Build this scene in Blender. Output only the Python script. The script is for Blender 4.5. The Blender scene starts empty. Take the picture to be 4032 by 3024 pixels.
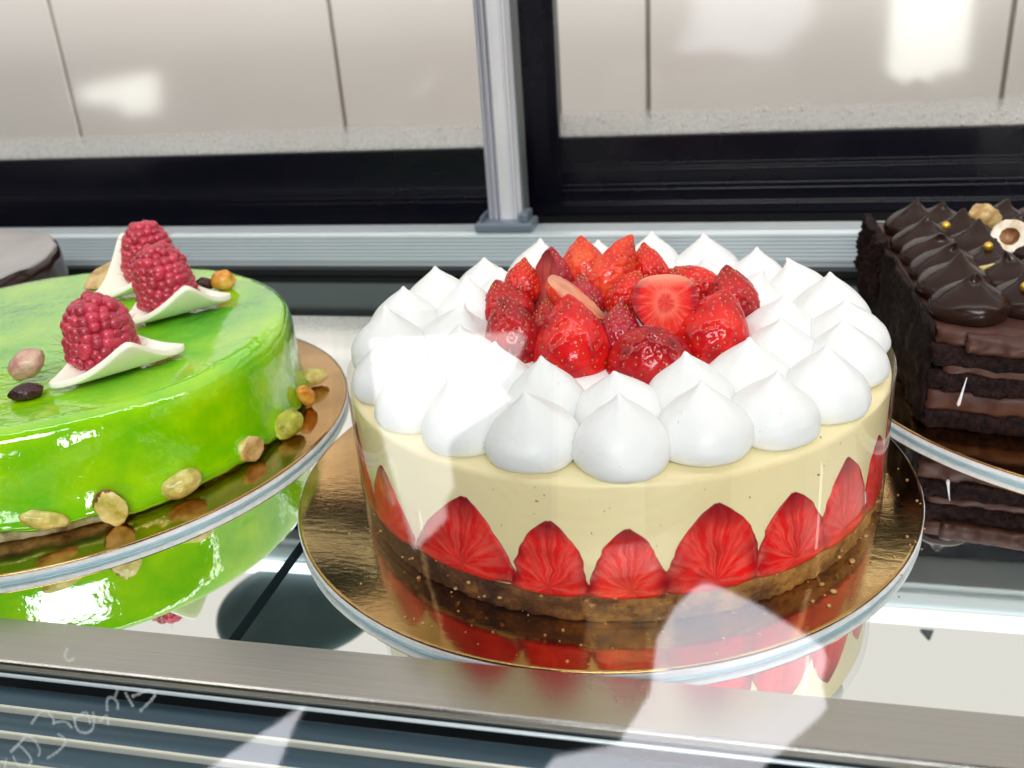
import bpy, bmesh, math, random
import numpy as np
from mathutils import Vector, Matrix, noise as mnoise

S = bpy.context.scene
C = S.collection
random.seed(7)
rng = np.random.default_rng(7)
PI = math.pi

# ------------------------------------------------------------------ camera
cam = bpy.data.cameras.new("camera")
cam.sensor_fit = 'HORIZONTAL'
cam.sensor_width = 36.0
cam.lens = 33.80
cam.clip_start = 0.01
cam.clip_end = 60
cam.dof.use_dof = True
cam.dof.focus_distance = 0.365
cam.dof.aperture_fstop = 15.0
camo = bpy.data.objects.new("camera", cam)
C.objects.link(camo)
r_ = Vector((0.9749, 0.2127, -0.0656)); f_ = Vector((-0.2206, 0.8848, -0.4104))
f_.normalize(); r_ = (r_ - f_ * r_.dot(f_)).normalized(); u_ = r_.cross(f_).normalized()
M = Matrix((r_, u_, -f_)).transposed().to_4x4()
M.translation = Vector((0.04802, -0.37027, 0.22278))
camo.matrix_world = M
S.camera = camo

# ------------------------------------------------------------------ world, exposure
w = bpy.data.worlds.new("World")
S.world = w
w.use_nodes = True
w.node_tree.nodes["Background"].inputs[0].default_value = (0.93, 0.96, 1.0, 1)
w.node_tree.nodes["Background"].inputs[1].default_value = 0.04
S.view_settings.view_transform = 'Standard'
S.view_settings.look = 'None'
S.view_settings.exposure = 0.22
S.view_settings.gamma = 1.0
S.cycles.use_denoising = True
S.cycles.max_bounces = 10
S.cycles.glossy_bounces = 6
S.cycles.transparent_max_bounces = 24
S.cycles.sample_clamp_indirect = 6.0
S.cycles.blur_glossy = 0.3

def area(name, loc, target, sx, sy, power, col=(1, 1, 1)):
    L = bpy.data.lights.new(name, 'AREA')
    L.shape = 'RECTANGLE'; L.size = sx; L.size_y = sy; L.energy = power; L.color = col
    o = bpy.data.objects.new(name, L); C.objects.link(o)
    o.location = loc
    o.rotation_euler = (Vector(target) - Vector(loc)).to_track_quat('-Z', 'Y').to_euler()
    return o
# lamp of the room behind the counter, lamp along the front top of the case
area("back_room_lamp", (-0.2, 0.30, 1.55), (-0.2, 0.85, -0.10), 2.6, 0.4, 49, (1, 0.96, 0.93))
area("case_front_lamp", (0.05, -0.085, 0.352), (0.03, 0.10, 0.04), 1.5, 0.02, 0.8, (1, 0.98, 0.95))

area("front_fill", (0.5, -2.6, 2.1), (0.0, 0.0, 0.0), 1.7, 0.8, 60, (0.95, 0.97, 1.0))  # unseen soft fill, added in front to brighten the near sides of the cakes

# ------------------------------------------------------------------ helpers: nodes
def newmat(name):
    m = bpy.data.materials.new(name); m.use_nodes = True
    nt = m.node_tree
    b = nt.nodes["Principled BSDF"]
    return m, nt, b

def N(nt, t, **k):
    n = nt.nodes.new(t)
    for a, v in k.items():
        if a.startswith("i_"):
            key = a[2:]
            key = int(key) if key.isdigit() else key.replace("_", " ")
            n.inputs[key].default_value = v
        else:
            setattr(n, a, v)
    return n

def ramp(nt, fac, stops):
    r = nt.nodes.new("ShaderNodeValToRGB")
    e = r.color_ramp.elements
    while len(e) < len(stops): e.new(0.5)
    for i, (p, c) in enumerate(stops):
        e[i].position = p; e[i].color = (*c, 1) if len(c) == 3 else c
    nt.links.new(fac, r.inputs[0])
    return r.outputs[0]

def noise(nt, scale, detail=3, rough=0.5, vec=None, stretch=None):
    n = N(nt, "ShaderNodeTexNoise", i_Scale=scale, i_Detail=detail, i_Roughness=rough)
    tc = nt.nodes.new("ShaderNodeTexCoord")
    src = tc.outputs["Object"] if vec is None else vec
    if stretch:
        mp = nt.nodes.new("ShaderNodeMapping"); mp.inputs["Scale"].default_value = stretch
        nt.links.new(src, mp.inputs[0]); src = mp.outputs[0]
    nt.links.new(src, n.inputs["Vector"])
    return n.outputs["Fac"]

def bump(nt, b, h, strength=0.3, dist=0.001, coat=False):
    n = N(nt, "ShaderNodeBump", i_Strength=strength, i_Distance=dist)
    nt.links.new(h, n.inputs["Height"])
    nt.links.new(n.outputs[0], b.inputs["Normal"])
    if coat: nt.links.new(n.outputs[0], b.inputs["Coat Normal"])
    return n

def setp(b, **k):
    for a, v in k.items():
        b.inputs[a.replace("_", " ")].default_value = v

def simple(name, col, rough=0.5, metal=0.0, var=None, vscale=60, bstr=0, bscale=200, bdist=0.0005, **k):
    m, nt, b = newmat(name)
    setp(b, Roughness=rough, Metallic=metal, **k)
    if var is not None:
        c = ramp(nt, noise(nt, vscale), [(0.3, col), (0.7, var)])
        nt.links.new(c, b.inputs["Base Color"])
    else:
        b.inputs["Base Color"].default_value = (*col, 1)
    if bstr: bump(nt, b, noise(nt, bscale, 4), bstr, bdist)
    return m

MAT = {}
# thin clear pane: each face lets light straight through and mirrors a Fresnel share of it
def pane_mat(name, tint, f0=0.045, rough=0.0):
    m, nt, b = newmat(name)
    nt.nodes.remove(b)
    out = nt.nodes["Material Output"]
    tr = N(nt, "ShaderNodeBsdfTransparent"); tr.inputs[0].default_value = (*tint, 1)
    gl = N(nt, "ShaderNodeBsdfGlossy"); gl.inputs["Roughness"].default_value = rough
    lw = N(nt, "ShaderNodeLayerWeight"); lw.inputs[0].default_value = 0.5
    p = N(nt, "ShaderNodeMath", operation='POWER'); p.inputs[1].default_value = 5
    nt.links.new(lw.outputs["Facing"], p.inputs[0])
    ma = N(nt, "ShaderNodeMath", operation='MULTIPLY_ADD'); ma.inputs[1].default_value = 0.9; ma.inputs[2].default_value = f0
    nt.links.new(p.outputs[0], ma.inputs[0])
    mx = N(nt, "ShaderNodeMixShader")
    nt.links.new(ma.outputs[0], mx.inputs[0]); nt.links.new(tr.outputs[0], mx.inputs[1]); nt.links.new(gl.outputs[0], mx.inputs[2])
    nt.links.new(mx.outputs[0], out.inputs[0])
    return m
MAT['front_glass'] = pane_mat('front_glass', (0.993, 0.997, 0.996), 0.045, 0.024)
MAT['door_glass'] = pane_mat('door_glass', (0.97, 0.985, 0.98), 0.022, 0.075)
MAT['acetate'] = pane_mat('acetate', (0.985, 0.98, 0.97), 0.02, 0.02)

# mirror shelf
m, nt, b = newmat('mirror_shelf'); setp(b, Metallic=1.0, Roughness=0.0)
b.inputs["Base Color"].default_value = (0.88, 0.91, 0.89, 1)
MAT['mirror'] = m
MAT['shelf_edge'] = simple('shelf_edge', (0.03, 0.06, 0.07), 0.15, bstr=0.1)

# brushed steel (grain runs along x)
m, nt, b = newmat('brushed_steel'); setp(b, Metallic=1.0, Roughness=0.27)
c = ramp(nt, noise(nt, 60, 5, 0.6, stretch=(0.15, 20, 20)), [(0.3, (0.42, 0.405, 0.375)), (0.7, (0.46, 0.445, 0.415))])
nt.links.new(c, b.inputs["Base Color"])
h = noise(nt, 80, 6, 0.7, stretch=(0.06, 14, 14)); bump(nt, b, h, 0.07, 0.0003)
sm = noise(nt, 14, 6, 0.6)
nt.links.new(ramp(nt, sm, [(0.35, (0.16,) * 3), (0.62, (0.28,) * 3)]), b.inputs["Roughness"])
MAT['steel'] = m
m, nt, b = newmat('slat_steel'); setp(b, Metallic=0.5, Roughness=0.32)
c = ramp(nt, noise(nt, 30, 4, 0.6, stretch=(0.2, 8, 8)), [(0.3, (0.030, 0.062, 0.090)), (0.7, (0.055, 0.105, 0.140))])
nt.links.new(c, b.inputs["Base Color"]); bump(nt, b, noise(nt, 120, 4), 0.05, 0.0003)
MAT['slat'] = m
MAT['rib'] = simple('rib_aluminium', (0.80, 0.78, 0.66), 0.4, 0.3, bstr=0.1)
MAT['gap_metal'] = simple('dark_gap_metal', (0.055, 0.072, 0.062), 0.12, 0.9, bstr=0.03)
MAT['alu'] = simple('anodised_aluminium', (0.74, 0.81, 0.84), 0.33, 0.35, var=(0.64, 0.73, 0.77), vscale=8, bstr=0.04)
MAT['alu_post'] = simple('post_aluminium', (0.90, 0.90, 0.95), 0.38, 0.25, var=(0.80, 0.81, 0.87), vscale=14, bstr=0.04)
MAT['groove'] = simple('groove_shade', (0.34, 0.35, 0.42), 0.4, bstr=0.05)  # shade of the post's grooves as a grey colour
MAT['seal'] = simple('post_seal', (0.12, 0.14, 0.14), 0.5, bstr=0.1)
MAT['foot_plastic'] = simple('foot_plastic', (0.15, 0.19, 0.235), 0.35, bstr=0.1, bscale=90)
MAT['black_frame'] = simple('black_frame', (0.004, 0.005, 0.011), 0.2, var=(0.008, 0.007, 0.014), vscale=25, bstr=0.03, bscale=60, Specular_IOR_Level=0.3)
MAT['rubber'] = simple('black_rubber', (0.008, 0.009, 0.01), 0.5, bstr=0.1)
MAT['wall'] = simple('wall_panel', (0.76, 0.68, 0.63), 0.45, var=(0.79, 0.74, 0.70), vscale=2.2, bstr=0.02)
MAT['grout'] = simple('panel_joint', (0.42, 0.40, 0.36), 0.8, bstr=0.2)
MAT['tray'] = simple('tray_underside', (0.05, 0.105, 0.11), 0.45, var=(0.09, 0.16, 0.165), vscale=22, bstr=0.1)

def emis(name, col, s):
    m, nt, b = newmat(name); nt.nodes.remove(b)
    e = N(nt, "ShaderNodeEmission"); e.inputs[0].default_value = (*col, 1); e.inputs[1].default_value = s
    nt.links.new(e.outputs[0], nt.nodes["Material Output"].inputs[0])
    return m
MAT['glow_ceiling'] = emis('glow_ceiling', (1.0, 0.945, 0.88), 0.80)
MAT['led'] = emis('led_strip', (0.88, 0.97, 1.0), 2.2)
MAT['daylight'] = emis('daylight', (0.94, 0.93, 1.0), 5.8)  # glow of the added reflection shapes
MAT['daylight_soft'] = emis('daylight_soft', (0.98, 0.98, 0.97), 4.1)
MAT['daylight_warm'] = emis('daylight_far', (1.0, 1.0, 0.93), 15.0)

# gold card
m, nt, b = newmat('gold_foil'); setp(b, Metallic=1.0, Roughness=0.05)
c = ramp(nt, noise(nt, 18, 5, 0.6), [(0.3, (0.34, 0.19, 0.065)), (0.7, (0.66, 0.42, 0.17))])
nt.links.new(c, b.inputs["Base Color"])
h1 = noise(nt, 190, 5, 0.65, stretch=(0.7, 1.8, 1)); h2 = noise(nt, 30, 3)
ad = N(nt, "ShaderNodeMath", operation='MULTIPLY_ADD'); ad.inputs[1].default_value = 1.6
nt.links.new(h2, ad.inputs[0]); nt.links.new(h1, ad.inputs[2]); bump(nt, b, ad.outputs[0], 0.12, 0.0006)
MAT['gold'] = m
MAT['card_edge'] = simple('card_edge', (0.70, 0.70, 0.70), 0.85, var=(0.82, 0.82, 0.82), vscale=300, bstr=0.6, bscale=900, bdist=0.0004)
MAT['card_under'] = simple('card_under', (0.42, 0.62, 0.70), 0.6, var=(0.50, 0.68, 0.76), vscale=60, bstr=0.1)

# cream, custard, biscuit
m, nt, b = newmat('whipped_cream'); setp(b, Roughness=0.42, Subsurface_Weight=0.35, Subsurface_Scale=0.004)
b.inputs["Subsurface Radius"].default_value = (1, 0.9, 0.8)
spk = noise(nt, 900, 1, 0.4)
c = ramp(nt, spk, [(0.175, (0.42, 0.38, 0.32)), (0.20, (0.79, 0.80, 0.785))])
nt.links.new(c, b.inputs["Base Color"])
ad = N(nt, "ShaderNodeMath", operation='MULTIPLY_ADD'); ad.inputs[1].default_value = 0.8
vo = N(nt, "ShaderNodeTexVoronoi", i_Scale=230.0); tcx = N(nt, "ShaderNodeTexCoord"); nt.links.new(tcx.outputs["Object"], vo.inputs["Vector"])
bub = ramp(nt, vo.outputs["Distance"], [(0.0, (1,) * 3), (0.20, (0,) * 3)])
msk = ramp(nt, noise(nt, 120, 2), [(0.52, (0,) * 3), (0.60, (1,) * 3)])
bm_ = N(nt, "ShaderNodeMath", operation='MULTIPLY'); nt.links.new(bub, bm_.inputs[0]); nt.links.new(msk, bm_.inputs[1])
nt.links.new(bm_.outputs[0], ad.inputs[0]); nt.links.new(noise(nt, 200, 4), ad.inputs[2])
bump(nt, b, ad.outputs[0], 0.45, 0.0008)
MAT['cream'] = m
m, nt, b = newmat('custard_cream'); setp(b, Roughness=0.35, Subsurface_Weight=0.25, Subsurface_Scale=0.004)
c = ramp(nt, noise(nt, 620, 1, 0.4), [(0.20, (0.22, 0.16, 0.06)), (0.225, (0.86, 0.76, 0.45))])
c2 = ramp(nt, noise(nt, 25, 3), [(0.35, (0.95, 0.93, 0.90)), (0.65, (1, 1, 1))])
mx = N(nt, "ShaderNodeMix", data_type='RGBA', blend_type='MULTIPLY'); mx.inputs[0].default_value = 1
nt.links.new(c, mx.inputs[6]); nt.links.new(c2, mx.inputs[7]); nt.links.new(mx.outputs[2], b.inputs["Base Color"])
bump(nt, b, noise(nt, 200, 3), 0.08)
MAT['custard'] = m
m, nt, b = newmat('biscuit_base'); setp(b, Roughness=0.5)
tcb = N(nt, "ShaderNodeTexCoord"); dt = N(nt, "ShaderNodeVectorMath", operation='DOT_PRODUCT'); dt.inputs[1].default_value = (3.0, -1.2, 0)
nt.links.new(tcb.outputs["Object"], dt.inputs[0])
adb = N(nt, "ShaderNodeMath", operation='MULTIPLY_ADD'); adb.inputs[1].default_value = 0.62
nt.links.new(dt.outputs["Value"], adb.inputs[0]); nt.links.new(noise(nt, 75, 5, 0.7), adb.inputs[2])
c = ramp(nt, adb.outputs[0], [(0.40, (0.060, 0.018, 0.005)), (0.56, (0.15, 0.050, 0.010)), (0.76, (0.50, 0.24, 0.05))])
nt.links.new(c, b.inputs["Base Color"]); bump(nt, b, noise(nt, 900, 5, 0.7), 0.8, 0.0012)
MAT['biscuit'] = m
MAT['crumb'] = simple('cake_crumb', (0.40, 0.20, 0.06), 0.7, var=(0.66, 0.42, 0.18), vscale=400, bstr=0.5, bscale=1500)

# strawberry skin / flesh / seeds
def berry_skin(name, a, bb, cc):
    m, nt, b = newmat(name); setp(b, Roughness=0.45, Specular_IOR_Level=0.08, Coat_Weight=0.7, Coat_Roughness=0.03, Subsurface_Weight=0.12, Subsurface_Scale=0.003)
    b.inputs["Subsurface Radius"].default_value = (1, 0.2, 0.1)
    c = ramp(nt, noise(nt, 110, 3), [(0.28, a), (0.5, bb), (0.75, cc)])
    nt.links.new(c, b.inputs["Base Color"])
    bump(nt, b, noise(nt, 480, 3, 0.55), 0.34, 0.0006, True)
    return m
MAT['berry'] = berry_skin('strawberry_skin', (0.36, 0.003, 0.006), (0.64, 0.008, 0.009), (0.76, 0.024, 0.012))
MAT['berry_dark'] = berry_skin('strawberry_skin_dark', (0.20, 0.002, 0.006), (0.42, 0.005, 0.010), (0.54, 0.014, 0.014))
MAT['berry_light'] = berry_skin('strawberry_skin_light', (0.50, 0.012, 0.008), (0.70, 0.04, 0.014), (0.78, 0.12, 0.03))
MAT['berry_magenta'] = berry_skin('strawberry_skin_magenta', (0.24, 0.004, 0.018), (0.38, 0.010, 0.030), (0.48, 0.03, 0.05))
MAT['seed'] = simple('strawberry_seed', (0.52, 0.30, 0.04), 0.35, var=(0.36, 0.22, 0.03), vscale=200, Coat_Weight=0.6)
def flesh(name, mid, rim, core):
    m, nt, b = newmat(name); setp(b, Roughness=0.3, Specular_IOR_Level=0.25)
    at = N(nt, "ShaderNodeUVMap"); at.uv_map = "cut"
    sp = N(nt, "ShaderNodeSeparateXYZ"); nt.links.new(at.outputs[0], sp.inputs[0])
    ab = N(nt, "ShaderNodeMath", operation='ABSOLUTE'); nt.links.new(sp.outputs[0], ab.inputs[0])
    # radial fibres: angle round a low core point, stretched noise
    cmb = N(nt, "ShaderNodeMapping"); cmb.inputs["Scale"].default_value = (1, 1, 1); cmb.inputs["Location"].default_value = (0, -0.12, 0)
    nt.links.new(at.outputs[0], cmb.inputs[0])
    gr = N(nt, "ShaderNodeSeparateXYZ"); nt.links.new(cmb.outputs[0], gr.inputs[0])
    an = N(nt, "ShaderNodeMath", operation='ARCTAN2'); nt.links.new(gr.outputs[0], an.inputs[0]); nt.links.new(gr.outputs[1], an.inputs[1])
    ln = N(nt, "ShaderNodeVectorMath", operation='LENGTH'); nt.links.new(cmb.outputs[0], ln.inputs[0])
    cv = N(nt, "ShaderNodeCombineXYZ"); nt.links.new(an.outputs[0], cv.inputs[0]); nt.links.new(ln.outputs["Value"], cv.inputs[1])
    f = noise(nt, 1.0, 4, 0.6, cv.outputs[0], (5.0, 1.3, 1))
    fib = ramp(nt, f, [(0.44, (0, 0, 0)), (0.72, (1, 1, 1))])
    base = ramp(nt, ab.outputs[0], [(0.0, core), (0.10, mid), (0.62, mid), (0.96, rim)])
    lig = N(nt, "ShaderNodeMix", data_type='RGBA'); lig.inputs[7].default_value = (0.92, 0.28, 0.20, 1)
    fm = N(nt, "ShaderNodeMath", operation='MULTIPLY'); fm.inputs[1].default_value = 0.50
    nt.links.new(fib, fm.inputs[0]); nt.links.new(fm.outputs[0], lig.inputs[0]); nt.links.new(base, lig.inputs[6])
    tipm = N(nt, "ShaderNodeMix", data_type='RGBA'); tipm.inputs[7].default_value = (rim[0] * 0.55, rim[1], rim[2], 1)
    nt.links.new(ramp(nt, sp.outputs[1], [(0.68, (0, 0, 0)), (0.97, (0.9,) * 3)]), tipm.inputs[0]); nt.links.new(lig.outputs[2], tipm.inputs[6])
    blo = N(nt, "ShaderNodeMix", data_type='RGBA', blend_type='MULTIPLY'); blo.inputs[0].default_value = 1
    nt.links.new(tipm.outputs[2], blo.inputs[6]); nt.links.new(ramp(nt, noise(nt, 130, 3), [(0.3, (0.72, 0.6, 0.6)), (0.65, (1, 1, 1))]), blo.inputs[7])
    nt.links.new(blo.outputs[2], b.inputs["Base Color"])
    bump(nt, b, noise(nt, 500, 3), 0.15, 0.0005)
    return m
MAT['flesh'] = flesh('strawberry_flesh', (0.86, 0.010, 0.010), (0.38, 0.003, 0.012), (0.74, 0.008, 0.010))
def flesh_open(name):
    m, nt, b = newmat(name); setp(b, Roughness=0.2, Specular_IOR_Level=0.4)
    at = N(nt, "ShaderNodeUVMap"); at.uv_map = "cut"
    mp = N(nt, "ShaderNodeMapping"); mp.inputs["Location"].default_value = (0, -0.62, 0); mp.inputs["Scale"].default_value = (1, 1.55, 1)
    nt.links.new(at.outputs[0], mp.inputs[0])
    ln = N(nt, "ShaderNodeVectorMath", operation='LENGTH'); nt.links.new(mp.outputs[0], ln.inputs[0])
    w2 = N(nt, "ShaderNodeMath", operation='MULTIPLY_ADD'); w2.inputs[1].default_value = 0.34
    nt.links.new(noise(nt, 160, 4), w2.inputs[0]); nt.links.new(ln.outputs["Value"], w2.inputs[2])
    c = ramp(nt, w2.outputs[0], [(0.10, (0.60, 0.03, 0.025)), (0.36, (0.66, 0.035, 0.025)), (0.46, (0.78, 0.13, 0.08)), (0.62, (0.76, 0.04, 0.02)), (0.85, (0.70, 0.008, 0.008)), (1.05, (0.35, 0.003, 0.012))])
    sp = N(nt, "ShaderNodeSeparateXYZ"); nt.links.new(at.outputs[0], sp.inputs[0])
    mx = N(nt, "ShaderNodeMix", data_type='RGBA'); mx.inputs[7].default_value = (0.86, 0.42, 0.26, 1)
    nt.links.new(ramp(nt, sp.outputs[1], [(0.03, (0.7,) * 3), (0.20, (0, 0, 0))]), mx.inputs[0]); nt.links.new(c, mx.inputs[6])
    gr = N(nt, "ShaderNodeSeparateXYZ"); nt.links.new(mp.outputs[0], gr.inputs[0])
    an = N(nt, "ShaderNodeMath", operation='ARCTAN2'); nt.links.new(gr.outputs[0], an.inputs[0]); nt.links.new(gr.outputs[1], an.inputs[1])
    cv = N(nt, "ShaderNodeCombineXYZ"); nt.links.new(an.outputs[0], cv.inputs[0]); nt.links.new(ln.outputs["Value"], cv.inputs[1])
    fb = N(nt, "ShaderNodeMix", data_type='RGBA'); fb.inputs[7].default_value = (0.84, 0.22, 0.15, 1)
    nt.links.new(ramp(nt, noise(nt, 1.0, 4, 0.6, cv.outputs[0], (6.0, 1.2, 1)), [(0.5, (0, 0, 0)), (0.7, (0.6,) * 3)]), fb.inputs[0]); nt.links.new(mx.outputs[2], fb.inputs[6])
    nt.links.new(fb.outputs[2], b.inputs["Base Color"]); bump(nt, b, noise(nt, 400, 3), 0.2, 0.0006)
    return m
MAT['flesh_open'] = flesh_open('strawberry_flesh_open')
MAT['flesh_pale'] = flesh('strawberry_flesh_pale', (0.78, 0.36, 0.20), (0.62, 0.05, 0.02), (0.70, 0.30, 0.15))
MAT['flesh_pink'] = flesh('strawberry_flesh_pink', (0.48, 0.06, 0.06), (0.30, 0.006, 0.02), (0.50, 0.12, 0.10))

# mirror glaze
m, nt, b = newmat('green_glaze'); setp(b, Roughness=0.10, Coat_Weight=1.0, Coat_Roughness=0.02, Coat_IOR=1.8, Specular_IOR_Level=0.15, Subsurface_Weight=0.2, Subsurface_Scale=0.006)
b.inputs["Subsurface Radius"].default_value = (0.7, 1, 0.1)
c = ramp(nt, noise(nt, 17, 5, 0.62), [(0.28, (0.035, 0.31, 0.0003)), (0.44, (0.14, 0.52, 0.0003)), (0.66, (0.36, 0.69, 0.0003))])
nt.links.new(c, b.inputs["Base Color"])
ad = N(nt, "ShaderNodeMath", operation='MULTIPLY_ADD'); ad.inputs[1].default_value = 0.5
nt.links.new(noise(nt, 210, 3), ad.inputs[0]); nt.links.new(noise(nt, 48, 3, 0.5, stretch=(1, 1.6, 1)), ad.inputs[2])
bump(nt, b, ad.outputs[0], 0.40, 0.0013, True)
MAT['glaze'] = m
m, nt, b = newmat('green_sponge'); setp(b, Roughness=0.8)
c = ramp(nt, noise(nt, 120, 4), [(0.35, (0.10, 0.045, 0.015)), (0.55, (0.45, 0.44, 0.22)), (0.7, (0.62, 0.66, 0.45))])
nt.links.new(c, b.inputs["Base Color"]); bump(nt, b, noise(nt, 900, 4), 0.8, 0.001)
MAT['green_sponge'] = m
m, nt, b = newmat('raspberry_drupelet'); setp(b, Roughness=0.34, Coat_Weight=0.5, Coat_Roughness=0.18, Subsurface_Weight=0.2, Subsurface_Scale=0.002, Sheen_Weight=0.10)
b.inputs["Subsurface Radius"].default_value = (1, 0.15, 0.2)
oi = N(nt, "ShaderNodeObjectInfo")
c = ramp(nt, oi.outputs["Random"], [(0.0, (0.34, 0.004, 0.026)), (0.6, (0.48, 0.008, 0.042)), (1.0, (0.57, 0.022, 0.065))])
nt.links.new(c, b.inputs["Base Color"]); bump(nt, b, noise(nt, 500, 2), 0.1, 0.0005)
MAT['drupelet'] = m
MAT['rasp_hair'] = simple('raspberry_hair', (0.50, 0.20, 0.10), 0.5, var=(0.35, 0.12, 0.06))
MAT['rasp_core'] = simple('raspberry_core', (0.22, 0.004, 0.03), 0.5, bstr=0.1)
MAT['white_choc'] = simple('white_chocolate', (0.90, 0.87, 0.72), 0.36, var=(0.92, 0.90, 0.78), vscale=70, bstr=0.06, bscale=120, Subsurface_Weight=0.2, Subsurface_Scale=0.004)
def nut(name, a, bb, cc):
    m, nt, b = newmat(name); setp(b, Roughness=0.38, Coat_Weight=0.3)
    c = ramp(nt, noise(nt, 130, 4, 0.6), [(0.32, a), (0.5, bb), (0.68, cc)])
    nt.links.new(c, b.inputs["Base Color"]); bump(nt, b, noise(nt, 420, 4, 0.65, stretch=(0.35, 1, 1)), 0.8, 0.0012)
    return m
MAT['nut_green'] = nut('pistachio_green', (0.22, 0.20, 0.02), (0.40, 0.42, 0.03), (0.62, 0.60, 0.10))
MAT['nut_pale'] = nut('pistachio_pale', (0.34, 0.30, 0.02), (0.62, 0.52, 0.13), (0.82, 0.72, 0.34))
MAT['nut_tan'] = nut('nut_tan', (0.30, 0.14, 0.03), (0.62, 0.42, 0.15), (0.72, 0.55, 0.28))
MAT['nut_orange'] = nut('nut_orange', (0.45, 0.16, 0.01), (0.72, 0.32, 0.03), (0.80, 0.50, 0.12))
MAT['nut_pink'] = nut('pistachio_pink', (0.40, 0.10, 0.13), (0.60, 0.36, 0.26), (0.66, 0.50, 0.34))
MAT['nut_skin'] = nut('nut_skin', (0.10, 0.02, 0.015), (0.20, 0.05, 0.03), (0.32, 0.10, 0.05))
MAT['nut_hollow'] = nut('hazelnut_hollow', (0.14, 0.05, 0.015), (0.24, 0.10, 0.03), (0.42, 0.22, 0.09))
MAT['nut_white'] = nut('hazelnut_flesh', (0.62, 0.46, 0.26), (0.80, 0.70, 0.54), (0.85, 0.79, 0.68))
MAT['dried'] = simple('dried_berry', (0.025, 0.006, 0.008), 0.25, var=(0.05, 0.01, 0.012), vscale=200, bstr=0.8, bscale=400, bdist=0.001)
MAT['pearl'] = simple('gold_pearl', (0.80, 0.52, 0.08), 0.30, 0.75, var=(0.72, 0.44, 0.05), vscale=300)
# chocolate
MAT['choc'] = simple('dark_chocolate', (0.018, 0.0075, 0.0055), 0.22, var=(0.028, 0.0115, 0.008), Specular_IOR_Level=0.25, vscale=50, bstr=0.10, bscale=160, bdist=0.0006)
MAT['choc_matte'] = simple('ganache_coat', (0.006, 0.003, 0.003), 0.6, var=(0.015, 0.007, 0.005), Specular_IOR_Level=0.12, vscale=60, bstr=0.6, bscale=140, bdist=0.0012)
MAT['ganache'] = simple('ganache_cut', (0.056, 0.023, 0.017), 0.45, var=(0.085, 0.036, 0.026), Specular_IOR_Level=0.25, vscale=70, bstr=0.25, bscale=250)
MAT['sponge'] = simple('chocolate_sponge', (0.004, 0.003, 0.005), 0.9, var=(0.034, 0.016, 0.014), Specular_IOR_Level=0.15, vscale=420, bstr=1.0, bscale=800, bdist=0.0018)
MAT['choc_top'] = simple('satin_glaze_top', (0.36, 0.345, 0.34), 0.34, var=(0.46, 0.44, 0.43), vscale=30, bstr=0.12, bscale=60)
MAT['choc_side'] = simple('glossy_chocolate_side', (0.020, 0.008, 0.006), 0.14, var=(0.035, 0.013, 0.008), vscale=30, bstr=0.25, bscale=60, bdist=0.001)
MAT['splinter'] = simple('white_splinter', (0.78, 0.78, 0.80), 0.25, bstr=0.1)
# condensation and faint writing
m, nt, b = newmat('condensation'); nt.nodes.remove(b)
tr = N(nt, "ShaderNodeBsdfTransparent"); df = N(nt, "ShaderNodeBsdfDiffuse"); df.inputs[0].default_value = (0.88, 0.88, 0.86, 1)
mx = N(nt, "ShaderNodeMixShader")
tc = N(nt, "ShaderNodeTexCoord"); sx = N(nt, "ShaderNodeSeparateXYZ"); nt.links.new(tc.outputs["Generated"], sx.inputs[0])
fa = ramp(nt, sx.outputs[2], [(0.0, (0.85,) * 3), (0.45, (0.7,) * 3), (1.0, (0.0,) * 3)])
fb = ramp(nt, noise(nt, 330, 4, 0.7), [(0.35, (0.65,) * 3), (0.55, (1,) * 3)])
mm = N(nt, "ShaderNodeMath", operation='MULTIPLY'); nt.links.new(fa, mm.inputs[0]); nt.links.new(fb, mm.inputs[1])
nt.links.new(mm.outputs[0], mx.inputs[0]); nt.links.new(tr.outputs[0], mx.inputs[1]); nt.links.new(df.outputs[0], mx.inputs[2])
nt.links.new(mx.outputs[0], nt.nodes["Material Output"].inputs[0]); MAT['fog'] = m
MAT['drop'] = simple('water_drop', (0.82, 0.81, 0.79), 0.08, Coat_Weight=1.0)
m, nt, b = newmat('writing_strokes'); nt.nodes.remove(b)
tr = N(nt, "ShaderNodeBsdfTransparent"); df = N(nt, "ShaderNodeBsdfDiffuse"); df.inputs[0].default_value = (0.8, 0.88, 0.86, 1)
mx = N(nt, "ShaderNodeMixShader")
nt.links.new(ramp(nt, noise(nt, 260, 4, 0.7), [(0.25, (0.16,) * 3), (0.7, (0.36,) * 3)]), mx.inputs[0])
nt.links.new(tr.outputs[0], mx.inputs[1]); nt.links.new(df.outputs[0], mx.inputs[2])
nt.links.new(mx.outputs[0], nt.nodes["Material Output"].inputs[0]); MAT['writing_strokes'] = m

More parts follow.
